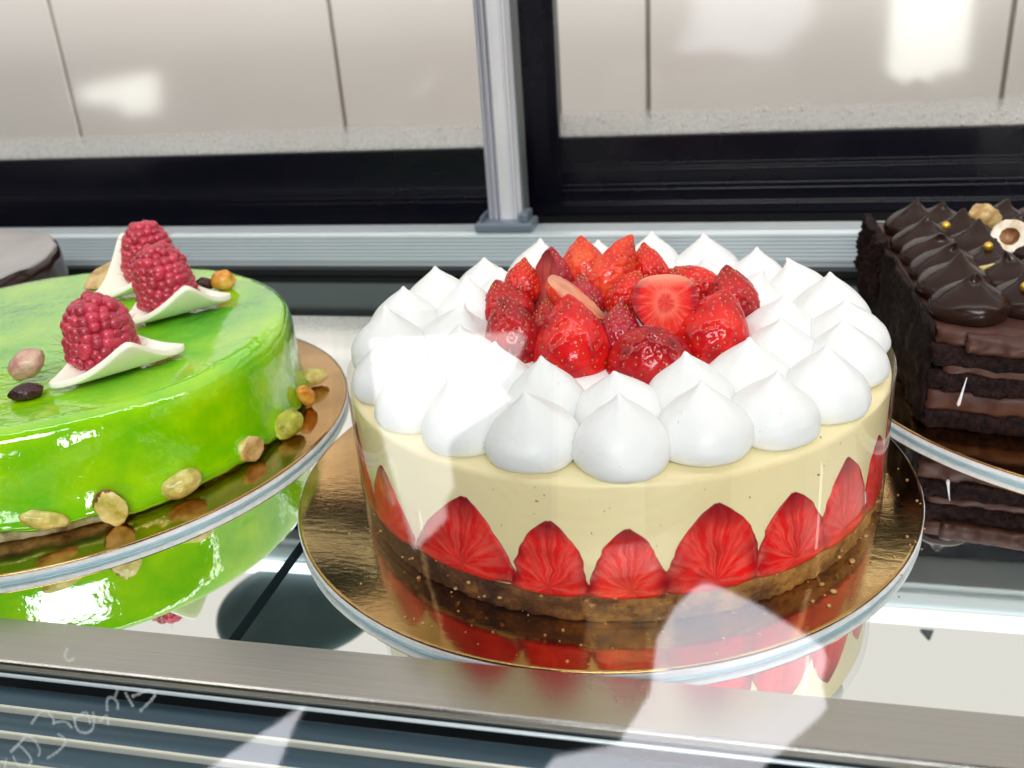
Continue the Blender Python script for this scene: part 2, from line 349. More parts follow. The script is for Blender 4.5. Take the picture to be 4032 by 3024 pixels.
# ------------------------------------------------------------------ helpers: objects
def tag(o, label=None, cat=None, group=None, kind=None):
    if label: o['label'] = label
    if cat: o['category'] = cat
    if group: o['group'] = group
    if kind: o['kind'] = kind
    return o
def thing(name, label, cat, loc=(0, 0, 0), rot=(0, 0, 0), group=None):
    o = bpy.data.objects.new(name, None); C.objects.link(o)
    o.empty_display_size = 0.02
    o.location = loc; o.rotation_euler = rot
    return tag(o, label, cat, group)
def link(name, me, parent=None, loc=None, rot=None):
    o = bpy.data.objects.new(name, me); C.objects.link(o)
    if parent: o.parent = parent
    if loc is not None: o.location = loc
    if rot is not None: o.rotation_euler = rot
    return o
def mesh(name, V, F, mats, smooth=True, idx=None):
    me = bpy.data.meshes.new(name)
    me.from_pydata([tuple(map(float, v)) for v in V], [], [tuple(map(int, f)) for f in F])
    for mt in (mats if isinstance(mats, (list, tuple)) else [mats]): me.materials.append(mt)
    if smooth: me.polygons.foreach_set("use_smooth", [True] * len(me.polygons))
    if idx is not None: me.polygons.foreach_set("material_index", list(idx))
    me.update()
    return me
def join(parts):
    V = []; F = []; n = 0
    for v, f in parts:
        V.extend([tuple(x) for x in v]); F.extend([tuple(i + n for i in q) for q in f]); n += len(v)
    return V, F
def box_vf(x0, x1, y0, y1, z0, z1):
    V = [(x0, y0, z0), (x1, y0, z0), (x1, y1, z0), (x0, y1, z0), (x0, y0, z1), (x1, y0, z1), (x1, y1, z1), (x0, y1, z1)]
    F = [(0, 3, 2, 1), (4, 5, 6, 7), (0, 1, 5, 4), (1, 2, 6, 5), (2, 3, 7, 6), (3, 0, 4, 7)]
    return V, F
def bevbox(name, x0, x1, y0, y1, z0, z1, mat, parent=None, bev=0.0006, seg=2):
    bm = bmesh.new(); V, F = box_vf(x0, x1, y0, y1, z0, z1)
    vs = [bm.verts.new(v) for v in V]
    for f in F: bm.faces.new([vs[i] for i in f])
    if bev: bmesh.ops.bevel(bm, geom=bm.edges[:], offset=bev, segments=seg, affect='EDGES', profile=0.5)
    me = bpy.data.meshes.new(name); bm.to_mesh(me); bm.free(); me.materials.append(mat)
    return link(name, me, parent)
def grid_faces(nu, nv, wrapv=True):
    F = []
    for i in range(nu - 1):
        for j in range(nv if wrapv else nv - 1):
            k = (j + 1) % nv
            F.append((i * nv + j, i * nv + k, (i + 1) * nv + k, (i + 1) * nv + j))
    return F
def lathe_vf(prof, seg=64, fn=None):
    a = np.linspace(0, 2 * PI, seg, endpoint=False)
    V = []
    for (r, z) in prof:
        for t in a:
            rr, zz = (r, z) if fn is None else fn(r, z, t)
            V.append((rr * math.cos(t), rr * math.sin(t), zz))
    F = grid_faces(len(prof), seg)
    if prof[0][0] > 1e-6: F.append(tuple(range(seg))[::-1])
    if prof[-1][0] > 1e-6: F.append(tuple(range((len(prof) - 1) * seg, len(prof) * seg)))
    return V, F
def catmull(pts, n):
    P = np.array(pts, float); P = np.vstack([2 * P[0] - P[1], P, 2 * P[-1] - P[-2]])
    out = []
    m = len(pts) - 1
    for s in np.linspace(0, m, n):
        i = min(int(s), m - 1); t = s - i
        p0, p1, p2, p3 = P[i:i + 4]
        out.append(0.5 * ((2 * p1) + (-p0 + p2) * t + (2 * p0 - 5 * p1 + 4 * p2 - p3) * t * t + (-p0 + 3 * p1 - 3 * p2 + p3) * t ** 3))
    return np.array(out)
def prism_vf(outline, y0, y1, axis='x'):
    """outline [(a,b)] swept along an axis from y0 to y1; axis x: (a,b)=(y,z); axis z: (a,b)=(x,y)"""
    n = len(outline); V = []
    for t in (y0, y1):
        for a, b in outline:
            V.append((t, a, b) if axis == 'x' else (a, b, t))
    F = [(i, (i + 1) % n, n + (i + 1) % n, n + i) for i in range(n)]
    F += [tuple(range(n))[::-1], tuple(range(n, 2 * n))]
    return V, F
def fix_normals(me):
    bm = bmesh.new(); bm.from_mesh(me); bmesh.ops.recalc_face_normals(bm, faces=bm.faces[:]); bm.to_mesh(me); bm.free()
    return me
def axis_matrix(a, n=None):
    z = Vector(a).normalized()
    y = Vector(n) if n is not None else Vector((0.3, -1, 0.1))
    y = (y - z * y.dot(z)).normalized()
    x = y.cross(z).normalized()
    return Matrix((x, y, z)).transposed()

ZS = 0.0075       # top of the mirror shelf
ZB = 0.012        # top of the gold boards
ZT = 0.0675       # top of the custard of the strawberry cake

# ------------------------------------------------------------------ large structure
# room behind the counter: panelled wall
wall = link('wall', mesh('wall', *box_vf(-2.2, 1.6, 0.81, 0.83, -0.4, 1.3), MAT['grout'], False)); tag(wall, kind='structure')
jx = [-2.2] + [-0.4376 + 0.383 * k for k in range(-4, 6)]
for k in range(len(jx) - 1):
    bevbox('wall_panel', jx[k] + 0.0028, jx[k + 1] - 0.0028, 0.80, 0.812, -0.4, 1.3, MAT['wall'], wall, 0.0012)

# unseen glowing shapes added behind the camera, outlined to give the pane reflections
def glow_shape(name, pts, y, mat):
    V = [(x, y, z) for x, z in pts] + [(x, y - 0.03, z) for x, z in pts]
    n = len(pts)
    F = [tuple(range(n)), tuple(range(n, 2 * n))[::-1]] + [(i, n + i, n + (i + 1) % n, (i + 1) % n) for i in range(n)]
    o = link(name, mesh(name, V, F, mat, False)); tag(o, kind='structure')
    return o
def soft(pts, n=40):
    P = catmull(list(pts) + [pts[0]], n)
    return [tuple(q) for q in P[:-1]]
glow_shape('reflection_glow', [(-0.03, 0.205), (-0.005, 0.222), (0.012, 0.2245), (0.035, 0.218), (0.137, 0.179), (0.294, 0.092), (0.302, 0.06), (0.29, 0.01), (0.302, -0.05), (0.285, -0.075), (0.156, -0.2025), (0.09, -0.30), (-0.40, -0.30), (-0.36, -0.24), (-0.20, -0.19), (-0.125, -0.06), (-0.113, 0.078), (-0.07, 0.16)], -2.5, MAT['daylight'])
glow_shape('reflection_glow', [(-0.997, 0.863), (-0.75, 0.882), (-0.538, 0.895), (-0.535, 0.86), (-0.562, 0.795), (-0.6, 0.742), (-0.556, 0.701), (-0.61, 0.665), (-0.673, 0.62), (-0.71, 0.59), (-0.73, 0.555), (-0.70, 0.441), (-0.723, 0.403), (-0.713, 0.351), (-0.792, 0.262), (-0.943, 0.622)], -2.5, MAT['daylight_soft'])
glow_shape('reflection_glow', [(-1.06, -0.185), (-1.085, -0.235), (-1.09, -0.255), (-1.12, -0.36), (-1.32, -0.38)], -2.5, MAT['daylight'])
glow_shape('reflection_glow', [(-2.61, -0.175), (-2.26, -0.133), (-2.29, -0.289), (-2.44, -0.2926), (-2.45, -0.25), (-2.637, -0.235)], -2.5, MAT['daylight_warm'])
glow_shape('reflection_glow', [(0.315, 0.16), (0.445, 0.16), (0.447, -0.028), (0.397, -0.030), (0.393, -0.051), (0.319, -0.045)], -0.75, MAT['daylight_warm'])

# display case
case = thing('display_case', 'refrigerated pastry display case with mirrored shelf, steel front trim and aluminium post', 'display case')
X0, X1 = -1.25, 1.15
def shelf(x0, x1):
    V, F = box_vf(x0, x1, -0.1335, 0.193, 0.0015, ZS)
    return link('mirror_shelf_panel', mesh('mirror_shelf_panel', V, F, [MAT['mirror'], MAT['shelf_edge']], False, [1, 0, 1, 1, 1, 1]), case)
shelf(X0, -0.1222); shelf(-0.1178, X1)
link('shelf_underlay', mesh('shelf_underlay', *box_vf(X0, X1, -0.1335, 0.3075, -0.010, 0.001), MAT['gap_metal'], False), case)
# front trim: steel ledge with a rolled nose
out = [(-0.1352, 0.0012), (-0.1352, 0.0137), (-0.1356, 0.0141), (-0.1560, 0.0141), (-0.1568, 0.0138), (-0.1573, 0.0131), (-0.1576, 0.0120), (-0.1576, 0.0012)]
link('front_trim', mesh('front_trim', *prism_vf(out, X0, X1), MAT['steel'], False), case)
bead = [(-0.1590 + 0.0007 * math.cos(a), 0.0102 + 0.0007 * math.sin(a)) for a in np.linspace(0, 2 * PI, 12, endpoint=False)]
link('trim_bead', mesh('trim_bead', *prism_vf(bead, X0, X1), MAT['alu'], True), case)
ys = [-0.1596, -0.1708, -0.1812, -0.1924, -0.2036]
for k in range(4):
    y0, y1 = ys[k] - 0.0005, ys[k + 1] + 0.0006
    o = [(y1 + (y0 - y1) * t, 0.0064 + 0.0007 * math.sin(PI * t) ** 0.7) for t in np.linspace(0, 1, 11)] + [(y0, 0.0), (y1, 0.0)]
    link('grille_slat', fix_normals(mesh('grille_slat', *prism_vf(o, X0, X1), MAT['slat'], False)), case)
    rb = [(y1 - 0.0001, 0.0), (y1 - 0.0001, 0.0086), (y1 - 0.0005, 0.009), (y1 - 0.0009, 0.009), (y1 - 0.0012, 0.0086), (y1 - 0.0012, 0.0)]
    link('slat_rib', fix_normals(mesh('slat_rib', *prism_vf(rb, X0, X1), MAT['rib'], False)), case)
# front glass guard, leaning
TH = math.atan(0.36)
nrm = Vector((0, -math.cos(TH), math.sin(TH)))
def gpt(x, z, off=0.0):
    return (x + nrm.x * off, -0.205 + 0.36 * z + nrm.y * off, z + nrm.z * off)
V = [gpt(X0, -0.04), gpt(X1, -0.04), gpt(X1, 0.0815), gpt(X0, 0.0815), gpt(X0, -0.04, -0.008), gpt(X1, -0.04, -0.008), gpt(X1, 0.0815, -0.008), gpt(X0, 0.0815, -0.008)]
F = [(0, 1, 2, 3), (5, 4, 7, 6), (0, 4, 5, 1), (0, 3, 7, 4), (1, 5, 6, 2)]
link('front_glass', mesh('front_glass', V, F, MAT['front_glass'], False), case)
V = [gpt(-0.052, 0.0815), gpt(0.006, 0.0815), gpt(0.006, 0.142), gpt(-0.052, 0.142), gpt(-0.052, 0.0815, -0.008), gpt(0.006, 0.0815, -0.008), gpt(0.006, 0.142, -0.008), gpt(-0.052, 0.142, -0.008)]
link('reflection_tab', mesh('reflection_tab', V, [(0, 1, 2, 3), (5, 4, 7, 6)], MAT['front_glass'], False), case)  # extra glass tab, added and sized to catch the left reflection
strokes = [[(-0.1527, 0.02), (-0.1504, 0.0221), (-0.1472, 0.0251), (-0.1448, 0.0243), (-0.143, 0.0219), (-0.1434, 0.0198)], [(-0.153, 0.02), (-0.1501, 0.0221), (-0.1477, 0.0208), (-0.1462, 0.0192), (-0.146, 0.0179), (-0.1476, 0.0162)], [(-0.1521, 0.019), (-0.1507, 0.0169), (-0.1488, 0.0163)], [(-0.1551, 0.0153), (-0.1543, 0.018)], [(-0.1455, 0.0286), (-0.1433, 0.0314), (-0.1411, 0.0329), (-0.1387, 0.0316), (-0.1379, 0.0302), (-0.1385, 0.0293)], [(-0.1379, 0.0299), (-0.1342, 0.0305), (-0.1319, 0.029)], [(-0.1368, 0.0269), (-0.1347, 0.0259), (-0.1344, 0.0246), (-0.1369, 0.022), (-0.1407, 0.0195)], [(-0.1314, 0.0324), (-0.1304, 0.0289), (-0.128, 0.0281), (-0.1256, 0.0292), (-0.1248, 0.0318), (-0.1251, 0.0343)], [(-0.1309, 0.0319), (-0.1272, 0.0338), (-0.1261, 0.0306)], [(-0.1231, 0.0317), (-0.1207, 0.0335), (-0.1202, 0.031)], [(-0.1205, 0.0348), (-0.1203, 0.0381), (-0.1185, 0.0387), (-0.1171, 0.0374), (-0.1171, 0.0356)], [(-0.1179, 0.0388), (-0.1167, 0.0417)], [(-0.1146, 0.0406), (-0.1121, 0.0369)], [(-0.1126, 0.0396), (-0.1068, 0.0419), (-0.1054, 0.0405), (-0.1101, 0.0358)], [(-0.1327, 0.051), (-0.1337, 0.0487), (-0.1324, 0.0476), (-0.1306, 0.0484)]]
pp = []
for s in strokes:
    P = catmull(s, 9 * len(s)); v = []
    for i, q in enumerate(P):
        t = P[min(i + 1, len(P) - 1)] - P[max(i - 1, 0)]; t /= np.linalg.norm(t) + 1e-9
        nn = np.array([-t[1], t[0]]) * (0.00038 + 0.00012 * math.sin(i * 1.7))
        v += [gpt(q[0] + nn[0], q[1] + nn[1], 0.0004), gpt(q[0] - nn[0], q[1] - nn[1], 0.0004)]
    pp.append((v, [(2 * i, 2 * i + 1, 2 * i + 3, 2 * i + 2) for i in range(len(P) - 1)]))
link('glass_writing', mesh('glass_writing', *join(pp), MAT['writing_strokes'], False), case)  # pale writing strokes laid on the front glass
bevbox('sill_gap', X0, X1, 0.297, 0.3060, 0.0013, 0.0068, MAT['rubber'], case, 0.0004)
# rear sill rail, ribbed
prof = [(0.308, -0.012), (0.308, 0.0095), (0.3065, 0.0100), (0.3065, 0.0125)]
z = 0.0128
while z < 0.029:
    prof += [(0.3072, z), (0.3072, z + 0.0009), (0.3065, z + 0.0012), (0.3065, z + 0.0024)]; z += 0.0028
prof += [(0.3068, 0.0305), (0.312, 0.0316), (0.334, 0.0316), (0.334, -0.012)]
link('rear_sill', fix_normals(mesh('rear_sill', *prism_vf(prof, X0, X1), MAT['alu'], False)), case)
bevbox('sill_track', X0, X1, 0.3345, 0.45, -0.005, 0.018, MAT['rubber'], case, 0.0005)
bevbox('shelf_back_rail', X0, X1, 0.2005, 0.206, -0.004, 0.0035, MAT['shelf_edge'], case, 0.0005)
# centre post with ribs and a plastic foot
pr = []
xs0, xs1 = -0.1338, -0.1108
for a, d in ((0, 0), (.06, -.0022), (.13, -.0022), (.16, 0), (.22, 0), (.25, -.0022), (.31, -.0022), (.34, .0002), (.40, .0002), (.43, -.0030), (.60, -.0034), (.80, -.0034), (.83, -.0026), (.88, -.0026), (.91, -.0034), (.97, -.0034), (1.0, 0.0)):
    pr.append((xs0 + (xs1 - xs0) * a, 0.325 + d))
pr += [(xs1 + 0.0025, 0.328), (xs1 + 0.0025, 0.345), (xs0, 0.345)]
post = link('centre_post', fix_normals(mesh('centre_post', *prism_vf(pr, 0.0316, 0.345, 'z'), MAT['alu_post'], False)), case)
for ga, gb in ((0.055, 0.085), (0.135, 0.16), (0.225, 0.255), (0.315, 0.345), (0.405, 0.425), (0.885, 0.905)):
    bevbox('groove_shade', xs0 + (xs1 - xs0) * ga, xs0 + (xs1 - xs0) * gb, 0.3214, 0.3222 + 0.0015, 0.0320, 0.3449, MAT['groove'], post, 0.0001, 1)  # grey strips on the post, groove shade put into their colour
bevbox('post_seal', xs1 + 0.0027, xs1 + 0.0045, 0.327, 0.344, 0.0320, 0.345, MAT['seal'], post, 0.0003)
foot = bevbox('post_foot', -0.1418, -0.0972, 0.3085, 0.3335, 0.0318, 0.0385, MAT['foot_plastic'], case, 0.002, 3)
bevbox('foot_collar', -0.1375, -0.136, 0.311, 0.333, 0.0386, 0.043, MAT['foot_plastic'], foot, 0.0006)
bevbox('foot_collar', -0.1080, -0.1015, 0.313, 0.333, 0.0386, 0.0445, MAT['foot_plastic'], foot, 0.001)
# top: rail, LED strip, ceiling panel given its own glow
bevbox('top_rail', X0, X1, 0.372, 0.45, 0.316, 0.342, MAT['alu'], case, 0.001)
bevbox('top_rail_lip', X0, X1, 0.366, 0.3715, 0.322, 0.327, MAT['alu'], case, 0.001)
bevbox('led_strip', X0, X1, 0.366, 0.3715, 0.3435, 0.356, MAT['led'], case, 0.0005)
link('glow_ceiling', mesh('glow_ceiling', *box_vf(X0, X1, -0.095, 0.45, 0.362, 0.370), MAT['glow_ceiling'], False), case)
for xx in (0.2235, 0.322, -0.52, 0.42):
    v, f = prism_vf([(xx - 0.0055, 0.3655), (xx + 0.0055, 0.3655), (xx + 0.0008, 0.354), (xx - 0.0008, 0.354)], 0.3590, 0.3618, 'z')
    link('panel_clip', mesh('panel_clip', v, f, MAT['rubber'], False), case)

# sliding doors
def droplets(name, x0, x1, y, z0, parent, n):
    pts = []
    for k in range(n):
        rr = 0.0004 + 0.0011 * rng.random() ** 2.6
        x = x0 + (x1 - x0) * rng.random(); h = rng.random() ** 1.7 * 0.017
        v = []; f = []
        for (q, e) in ((1.0, 0.0), (0.75, 0.55), (0.0, 0.8)):
            if q == 0: v.append((x, y - rr * 0.8, z0 + h))
            else:
                for j in range(7):
                    a = 2 * PI * j / 7
                    v.append((x + rr * q * math.cos(a), y - rr * e, z0 + h + rr * q * math.sin(a)))
        for j in range(7):
            f.append((j, (j + 1) % 7, 7 + (j + 1) % 7, 7 + j)); f.append((7 + j, 7 + (j + 1) % 7, 14))
        pts.append((v, f))
    o = link(name, mesh(name, *join(pts), MAT['drop'], True), parent); o['kind'] = 'stuff'
def door(label, x0, x1, y, zb, ztop, stile_l, ribs):
    d = thing('sliding_door', label, 'sliding door', (0, 0, 0), (0, 0, 0), 'sliding glass doors at the back of the case')
    bevbox('bottom_rail', x0, x1, y, y + 0.016, 0.0185, zb, MAT['black_frame'], d, 0.001)
    for z, hgt, dep in ribs:
        bevbox('rail_rib', x0 + (0.034 if stile_l else 0), x1, y - dep, y - 0.0003, z, z + hgt, MAT['black_frame'], d, 0.0004)
    if stile_l:
        bevbox('stile', x0, x0 + stile_l, y - 0.003, y + 0.019, 0.0186, ztop, MAT['black_frame'], d, 0.0012)
        bevbox('stile_rib', x0 + stile_l - 0.009, x0 + stile_l - 0.0065, y - 0.0052, y - 0.0033, 0.05, ztop, MAT['black_frame'], d, 0.0004)
        bevbox('stile_rib', x0 + stile_l - 0.005, x0 + stile_l - 0.0035, y - 0.0048, y - 0.0033, 0.05, ztop, MAT['black_frame'], d, 0.0004)
    bevbox('top_rail', x0, x1, y, y + 0.016, 0.278, ztop - 0.003, MAT['black_frame'], d, 0.001)
    xg = x0 + (stile_l or 0)
    link('glass_pane', mesh('glass_pane', *box_vf(xg, x1, y + 0.005, y + 0.010, zb - 0.003, 0.281), MAT['door_glass'], False), d)
    c = link('condensation', mesh('condensation', *box_vf(xg, x1, y + 0.0044, y + 0.0047, zb, zb + 0.021), MAT['fog'], False), d); c['kind'] = 'stuff'
    droplets('droplets', max(xg, -0.75), min(x1, 0.45), y + 0.0043, zb + 0.0005, d, 620)
    return d
door('left sliding glass door with plain black bottom rail and beaded condensation', -1.25, -0.118, 0.385, 0.0800, 0.316, 0, [(0.036, 0.0010, 0.0006), (0.0405, 0.0010, 0.0006), (0.0475, 0.0012, 0.0008)])
door('right sliding glass door behind the post with black stile and ribbed bottom rail', -0.127, 1.15, 0.410, 0.0818, 0.316, 0.0348, [(0.0600, 0.0008, 0.0012), (0.0570, 0.0008, 0.0012), (0.0545, 0.0010, 0.0014), (0.0430, 0.0008, 0.0012), (0.0385, 0.0010, 0.0014), (0.0285, 0.0010, 0.0014), (0.0265, 0.0008, 0.0012)])

# round tray hanging overhead, seen mirrored in the shelf
tray = thing('tray', 'dark teal round tray on the case ceiling, mirrored in the shelf beside the strawberry cake', 'tray', (-0.352, 0.325, 0.352))
v, f = lathe_vf([(0.060, 0.0), (0.076, 0.0005), (0.080, 0.0030), (0.081, 0.0075), (0.078, 0.0095)], 64)
link('dish', mesh('dish', v, f, MAT['tray'], True), tray)

# ------------------------------------------------------------------ cake boards
def board(loc, r, label, z=ZB):
    t = thing('cake_board', label, 'cake board', (loc[0], loc[1], ZS), (0, 0, 0), 'round gold cake boards on the mirrored shelf')
    h = z - ZS
    def wob(rr, zz, a):
        return rr * (1 + 0.0012 * mnoise.noise((math.cos(a) * 3, math.sin(a) * 3, loc[0] * 50))), zz
    v, f = lathe_vf([(r * 0.3, h - 0.0002), (r * 0.75, h), (r - 0.0016, h), (r - 0.0008, h - 0.0001), (r - 0.0002, h - 0.0005), (r - 0.0004, h - 0.0008), (r - 0.004, h - 0.0009)], 160, wob)
    link('foil_top', mesh('foil_top', v, f, MAT['gold'], True), t)
    v, f = lathe_vf([(r * 0.5, h - 0.0009), (r - 0.0006, h - 0.0009), (r + 0.0001, h - 0.0011), (r + 0.0001, h - 0.0028), (r - 0.0006, h - 0.0031), (r * 0.5, h - 0.0031)], 160, lambda rr, zz, a: (rr * (1 + 0.0016 * mnoise.noise((math.cos(a) * 40, math.sin(a) * 40, 3))), zz))
    link('card_edge', mesh('card_edge', v, f, MAT['card_edge'], False), t)
    v, f = lathe_vf([(r * 0.4, h - 0.0032), (r - 0.0008, h - 0.0032), (r - 0.0008, 0.0001), (r * 0.4, 0.0001)], 96)
    link('base_disc', mesh('base_disc', v, f, MAT['card_under'], False), t)
    return t
GC = (-0.2873, 0.0208); CC = (0.245, 0.128)
board((-0.0065, -0.0008), 0.1325, 'gold foil board under the strawberry cream cake')
board(GC, 0.1424, 'gold foil board under the green glazed cake, ringed with pistachios')
board(CC, 0.1425, 'gold foil board under the dark chocolate layer cake')
board((-0.498, 0.15), 0.101, 'gold foil board under the grey topped chocolate cake at far left')

# ------------------------------------------------------------------ strawberry cream cake
cake = thing('strawberry_cake', 'round cake of yellow custard with strawberry halves round its side and white cream peaks', 'cake', (0, 0, ZB))
def cyl_wob(amp, sc, seed):
    def f(r, z, a):
        return r + amp * mnoise.noise((math.cos(a) * sc, math.sin(a) * sc, z * 60 + seed)), z
    return f
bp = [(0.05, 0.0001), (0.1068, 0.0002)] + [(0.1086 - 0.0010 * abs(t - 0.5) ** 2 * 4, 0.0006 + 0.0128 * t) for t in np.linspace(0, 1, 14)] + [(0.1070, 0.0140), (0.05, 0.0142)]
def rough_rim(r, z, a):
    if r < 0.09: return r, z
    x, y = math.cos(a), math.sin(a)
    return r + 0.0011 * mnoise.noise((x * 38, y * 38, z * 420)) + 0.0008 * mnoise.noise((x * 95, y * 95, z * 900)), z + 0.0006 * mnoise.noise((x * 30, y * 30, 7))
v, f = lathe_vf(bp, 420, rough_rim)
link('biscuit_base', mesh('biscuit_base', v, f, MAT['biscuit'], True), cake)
v, f = lathe_vf([(0.05, 0.0115), (0.1082, 0.0116), (0.1090, 0.0130), (0.1092, 0.030), (0.1092, 0.0535), (0.1087, 0.0550), (0.1072, 0.0556), (0.09, 0.0556), (0.04, 0.0558)], 160, cyl_wob(0.00025, 6, 2))
link('custard', mesh('custard', v, f, MAT['custard'], True), cake)
# strawberry halves pressed against the sleeve: (angle of tip, half width in degrees, base z, tip z, lean in degrees)
SL = [(-134.7, -142.4, -125.0, .0118, .0400, 1.3, .7), (-110.6, -125.0, -101.6, .0124, .0440, 1.25, .72), (-94.3, -102.0, -87.6, .0114, .0408, 1.75, .66),
      (-80.9, -88.0, -73.8, .0114, .0388, 1.6, .68), (-65.4, -74.2, -56.8, .0116, .0452, 1.85, .68), (-50.4, -57.2, -40.6, .0112, .0415, 1.7, .66),
      (-36.0, -42.6, -25.8, .0110, .0448, 1.7, .70), (-21.8, -26.8, -10.0, .0110, .0415, 1.6, .68), (-152.0, -160.5, -142.0, .0114, .0440, 1.6, .8), (-168.5, -176.5, -160.0, .0112, .0410, 1.8, .8), (-2.5, -10.4, 5.5, .0110, .0420, 1.8, .8)]
a = 13.4
while a < 180: SL.append((a + random.uniform(-1, 1), a - 8.2, a + 8.2, .0120, .038 + .006 * random.random(), random.uniform(1.1, 1.6), .78)); a += 16.2
R0 = 0.1097
for (ang, al, ar, z0, z1, qq, ptip) in SL:
    nu, nv = 24, 15; V = []; uv = []
    sd = random.random() * 50
    cb = (al + ar) / 2; hw = (ar - al) / 2
    for layer in (0, 1):
        for i in range(nu):
            u = i / (nu - 1)
            wdt = 1.03 * (min(1, (u + 0.09) / 0.10) ** 0.35) * max(0, 1 - u ** qq) ** ptip
            wdt = wdt if i < nu - 1 else 0.06
            for j in range(nv):
                s = -1 + 2 * j / (nv - 1)
                th = cb + (ang - cb) * u ** 0.8 + hw * wdt * s
                th += 0.9 * wdt * mnoise.noise((u * 3.5 + sd, s * 1.5, 0)) + 0.7 * wdt * mnoise.noise((u * 9 + sd, s * 2, 5))
                zz = z0 + (z1 - z0) * u + 0.0014 * (1 - u) * (s * s) * 0.8 + 0.0006 * mnoise.noise((s * 3 + sd, u, 3))
                edge = max(abs(s), u if u > .5 else 0)
                r = R0 - 0.0004 * max(0, edge - 0.8) / 0.2 if layer == 0 else 0.104
                V.append((r * math.cos(math.radians(th)), r * math.sin(math.radians(th)), zz)); uv.append((s * wdt, u))
    G = grid_faces(nu, nv, False); o = nu * nv
    F = list(G) + [(q[3] + o, q[2] + o, q[1] + o, q[0] + o) for q in G]
    for j in range(nv - 1):
        F.append((j + 1, j, o + j, o + j + 1)); k = (nu - 1) * nv + j; F.append((k, k + 1, o + k + 1, o + k))
    for i in range(nu - 1):
        k = i * nv; F.append((k, k + nv, o + k + nv, o + k)); k += nv - 1; F.append((k + nv, k, o + k, o + k + nv))
    me = mesh('strawberry_half', V, F, [MAT['flesh'], MAT['berry_dark']], True, [0] * len(G) + [1] * (len(F) - len(G)))
    ul = me.uv_layers.new(name="cut")
    for li, lp in enumerate(me.loops):
        ul.data[li].uv = (uv[lp.vertex_index][0] * 1.0, uv[lp.vertex_index][1])
    link('strawberry_half', fix_normals(me), cake)
# acetate sleeve with an overlap seam
v = []; seg = 200
for z in (0.0002, 0.0145, 0.029, 0.0435, 0.0575):
    for k in range(seg + 9):
        a = math.radians(-78) + 2 * PI * k / seg
        rw = 0.1106 + 0.00022 * max(0, k - seg + 4) / 4 + 0.00018 * mnoise.noise((math.cos(a) * 9, math.sin(a) * 9, z * 20)); v.append((rw * math.cos(a), rw * math.sin(a), z))
link('acetate_sleeve', mesh('acetate_sleeve', v, grid_faces(5, seg + 9, False), MAT['acetate'], True), cake)
# piped peaks
KISS = [(0.0138, 0.0), (0.0160, 0.0018), (0.0169, 0.0046), (0.0164, 0.0082), (0.0147, 0.0118), (0.0119, 0.0152), (0.0082, 0.0185), (0.0046, 0.0214), (0.0019, 0.0238), (0.0008, 0.0253), (0.0, 0.0260)]
def kiss(name, mat, sd, prof=KISS, seg=40, n=30, bend=0.003, amp=0.0007, squash=1.0):
    P = catmull(prof, n); P[:, 0] = np.maximum(P[:, 0], 0); P[-1, 0] = 0.00005
    H = P[:, 1].max(); V = []
    bd = random.random() * 6.28
    for r, z in P:
        t = (z / H)
        bx = bend * max(0, t - 0.55) ** 2 / 0.2
        for k in range(seg):
            a = 2 * PI * k / seg
            d = amp * mnoise.noise((math.cos(a) * 1.2 + sd, math.sin(a) * 1.2, z * 90)) * min(1, r / 0.006)
            d += 0.35 * amp * mnoise.noise((math.cos(a) * 4, math.sin(a) * 4 + sd, z * 260)) * min(1, r / 0.006)
            V.append(((r + d) * math.cos(a) + bx * math.cos(bd), (r + d) * math.sin(a) * squash + bx * math.sin(bd), z))
    F = grid_faces(n, seg); F.append(tuple(range((n - 1) * seg, n * seg))); F.append(tuple(range(seg))[::-1])
    return mesh(name, V, F, mat, True)
KM = [kiss('cream_peak', MAT['cream'], 10 * k + 3, bend=(0.0008, 0.002, 0.0012, 0.0055, 0.0015, 0.003, 0.0, 0.0022, 0.001)[k], amp=0.0010) for k in range(9)]
OUT = [(965, -.0757), (0, 0)]
def ringpts(lst):
    return lst
outer = [(-0.0681, 0.0580), (-0.0461, 0.0780), (-0.0185, 0.0890), (0.0085, 0.0905), (0.0345, 0.0850), (0.0590, 0.0715), (0.0765, 0.0525), (0.0880, 0.0300), (0.0930, 0.0060), (0.0905, -0.0200), (0.0800, -0.0475), (0.0620, -0.0690), (0.0405, -0.0825), (0.0140, -0.0925), (-0.0150, -0.0905), (-0.0415, -0.0820), (-0.0640, -0.0655), (-0.0810, -0.0440), (-0.0905, -0.0190), (-0.0930, 0.0080), (-0.0845, 0.0340)]
inner = [(-0.0390, 0.0555), (-0.0545, 0.0400), (-0.0655, 0.0180), (-0.0655, -0.0080), (-0.0545, -0.0335), (-0.0385, -0.0530), (-0.0160, -0.0635), (0.0110, -0.0680), (0.0350, -0.0590), (0.0545, -0.0420), (0.0665, -0.0180), (0.0665, 0.0090), (0.0560, 0.0340), (0.0375, 0.0545), (0.0130, 0.0650), (-0.0140, 0.0665)]
for k, (x, y) in enumerate(outer + inner):
    s = random.uniform(0.94, 1.06) * (1.0 if k < len(outer) else 0.98)
    o = link('cream_peak', KM[(k * 5) % 9], cake, (x + random.uniform(-.0008, .0008), y + random.uniform(-.0008, .0008), 0.0552), (random.uniform(-.05, .05), random.uniform(-.05, .05), random.random() * 6.28))
    o.scale = (s, s, random.uniform(0.86, 1.05))
# cream underlayer in the middle, under the fruit
v, f = lathe_vf([(0.056, 0.0553), (0.052, 0.0585), (0.03, 0.060), (0.01, 0.0605)], 48, cyl_wob(0.001, 4, 8))
link('cream_bed', mesh('cream_bed', v, f, MAT['cream'], True), cake)

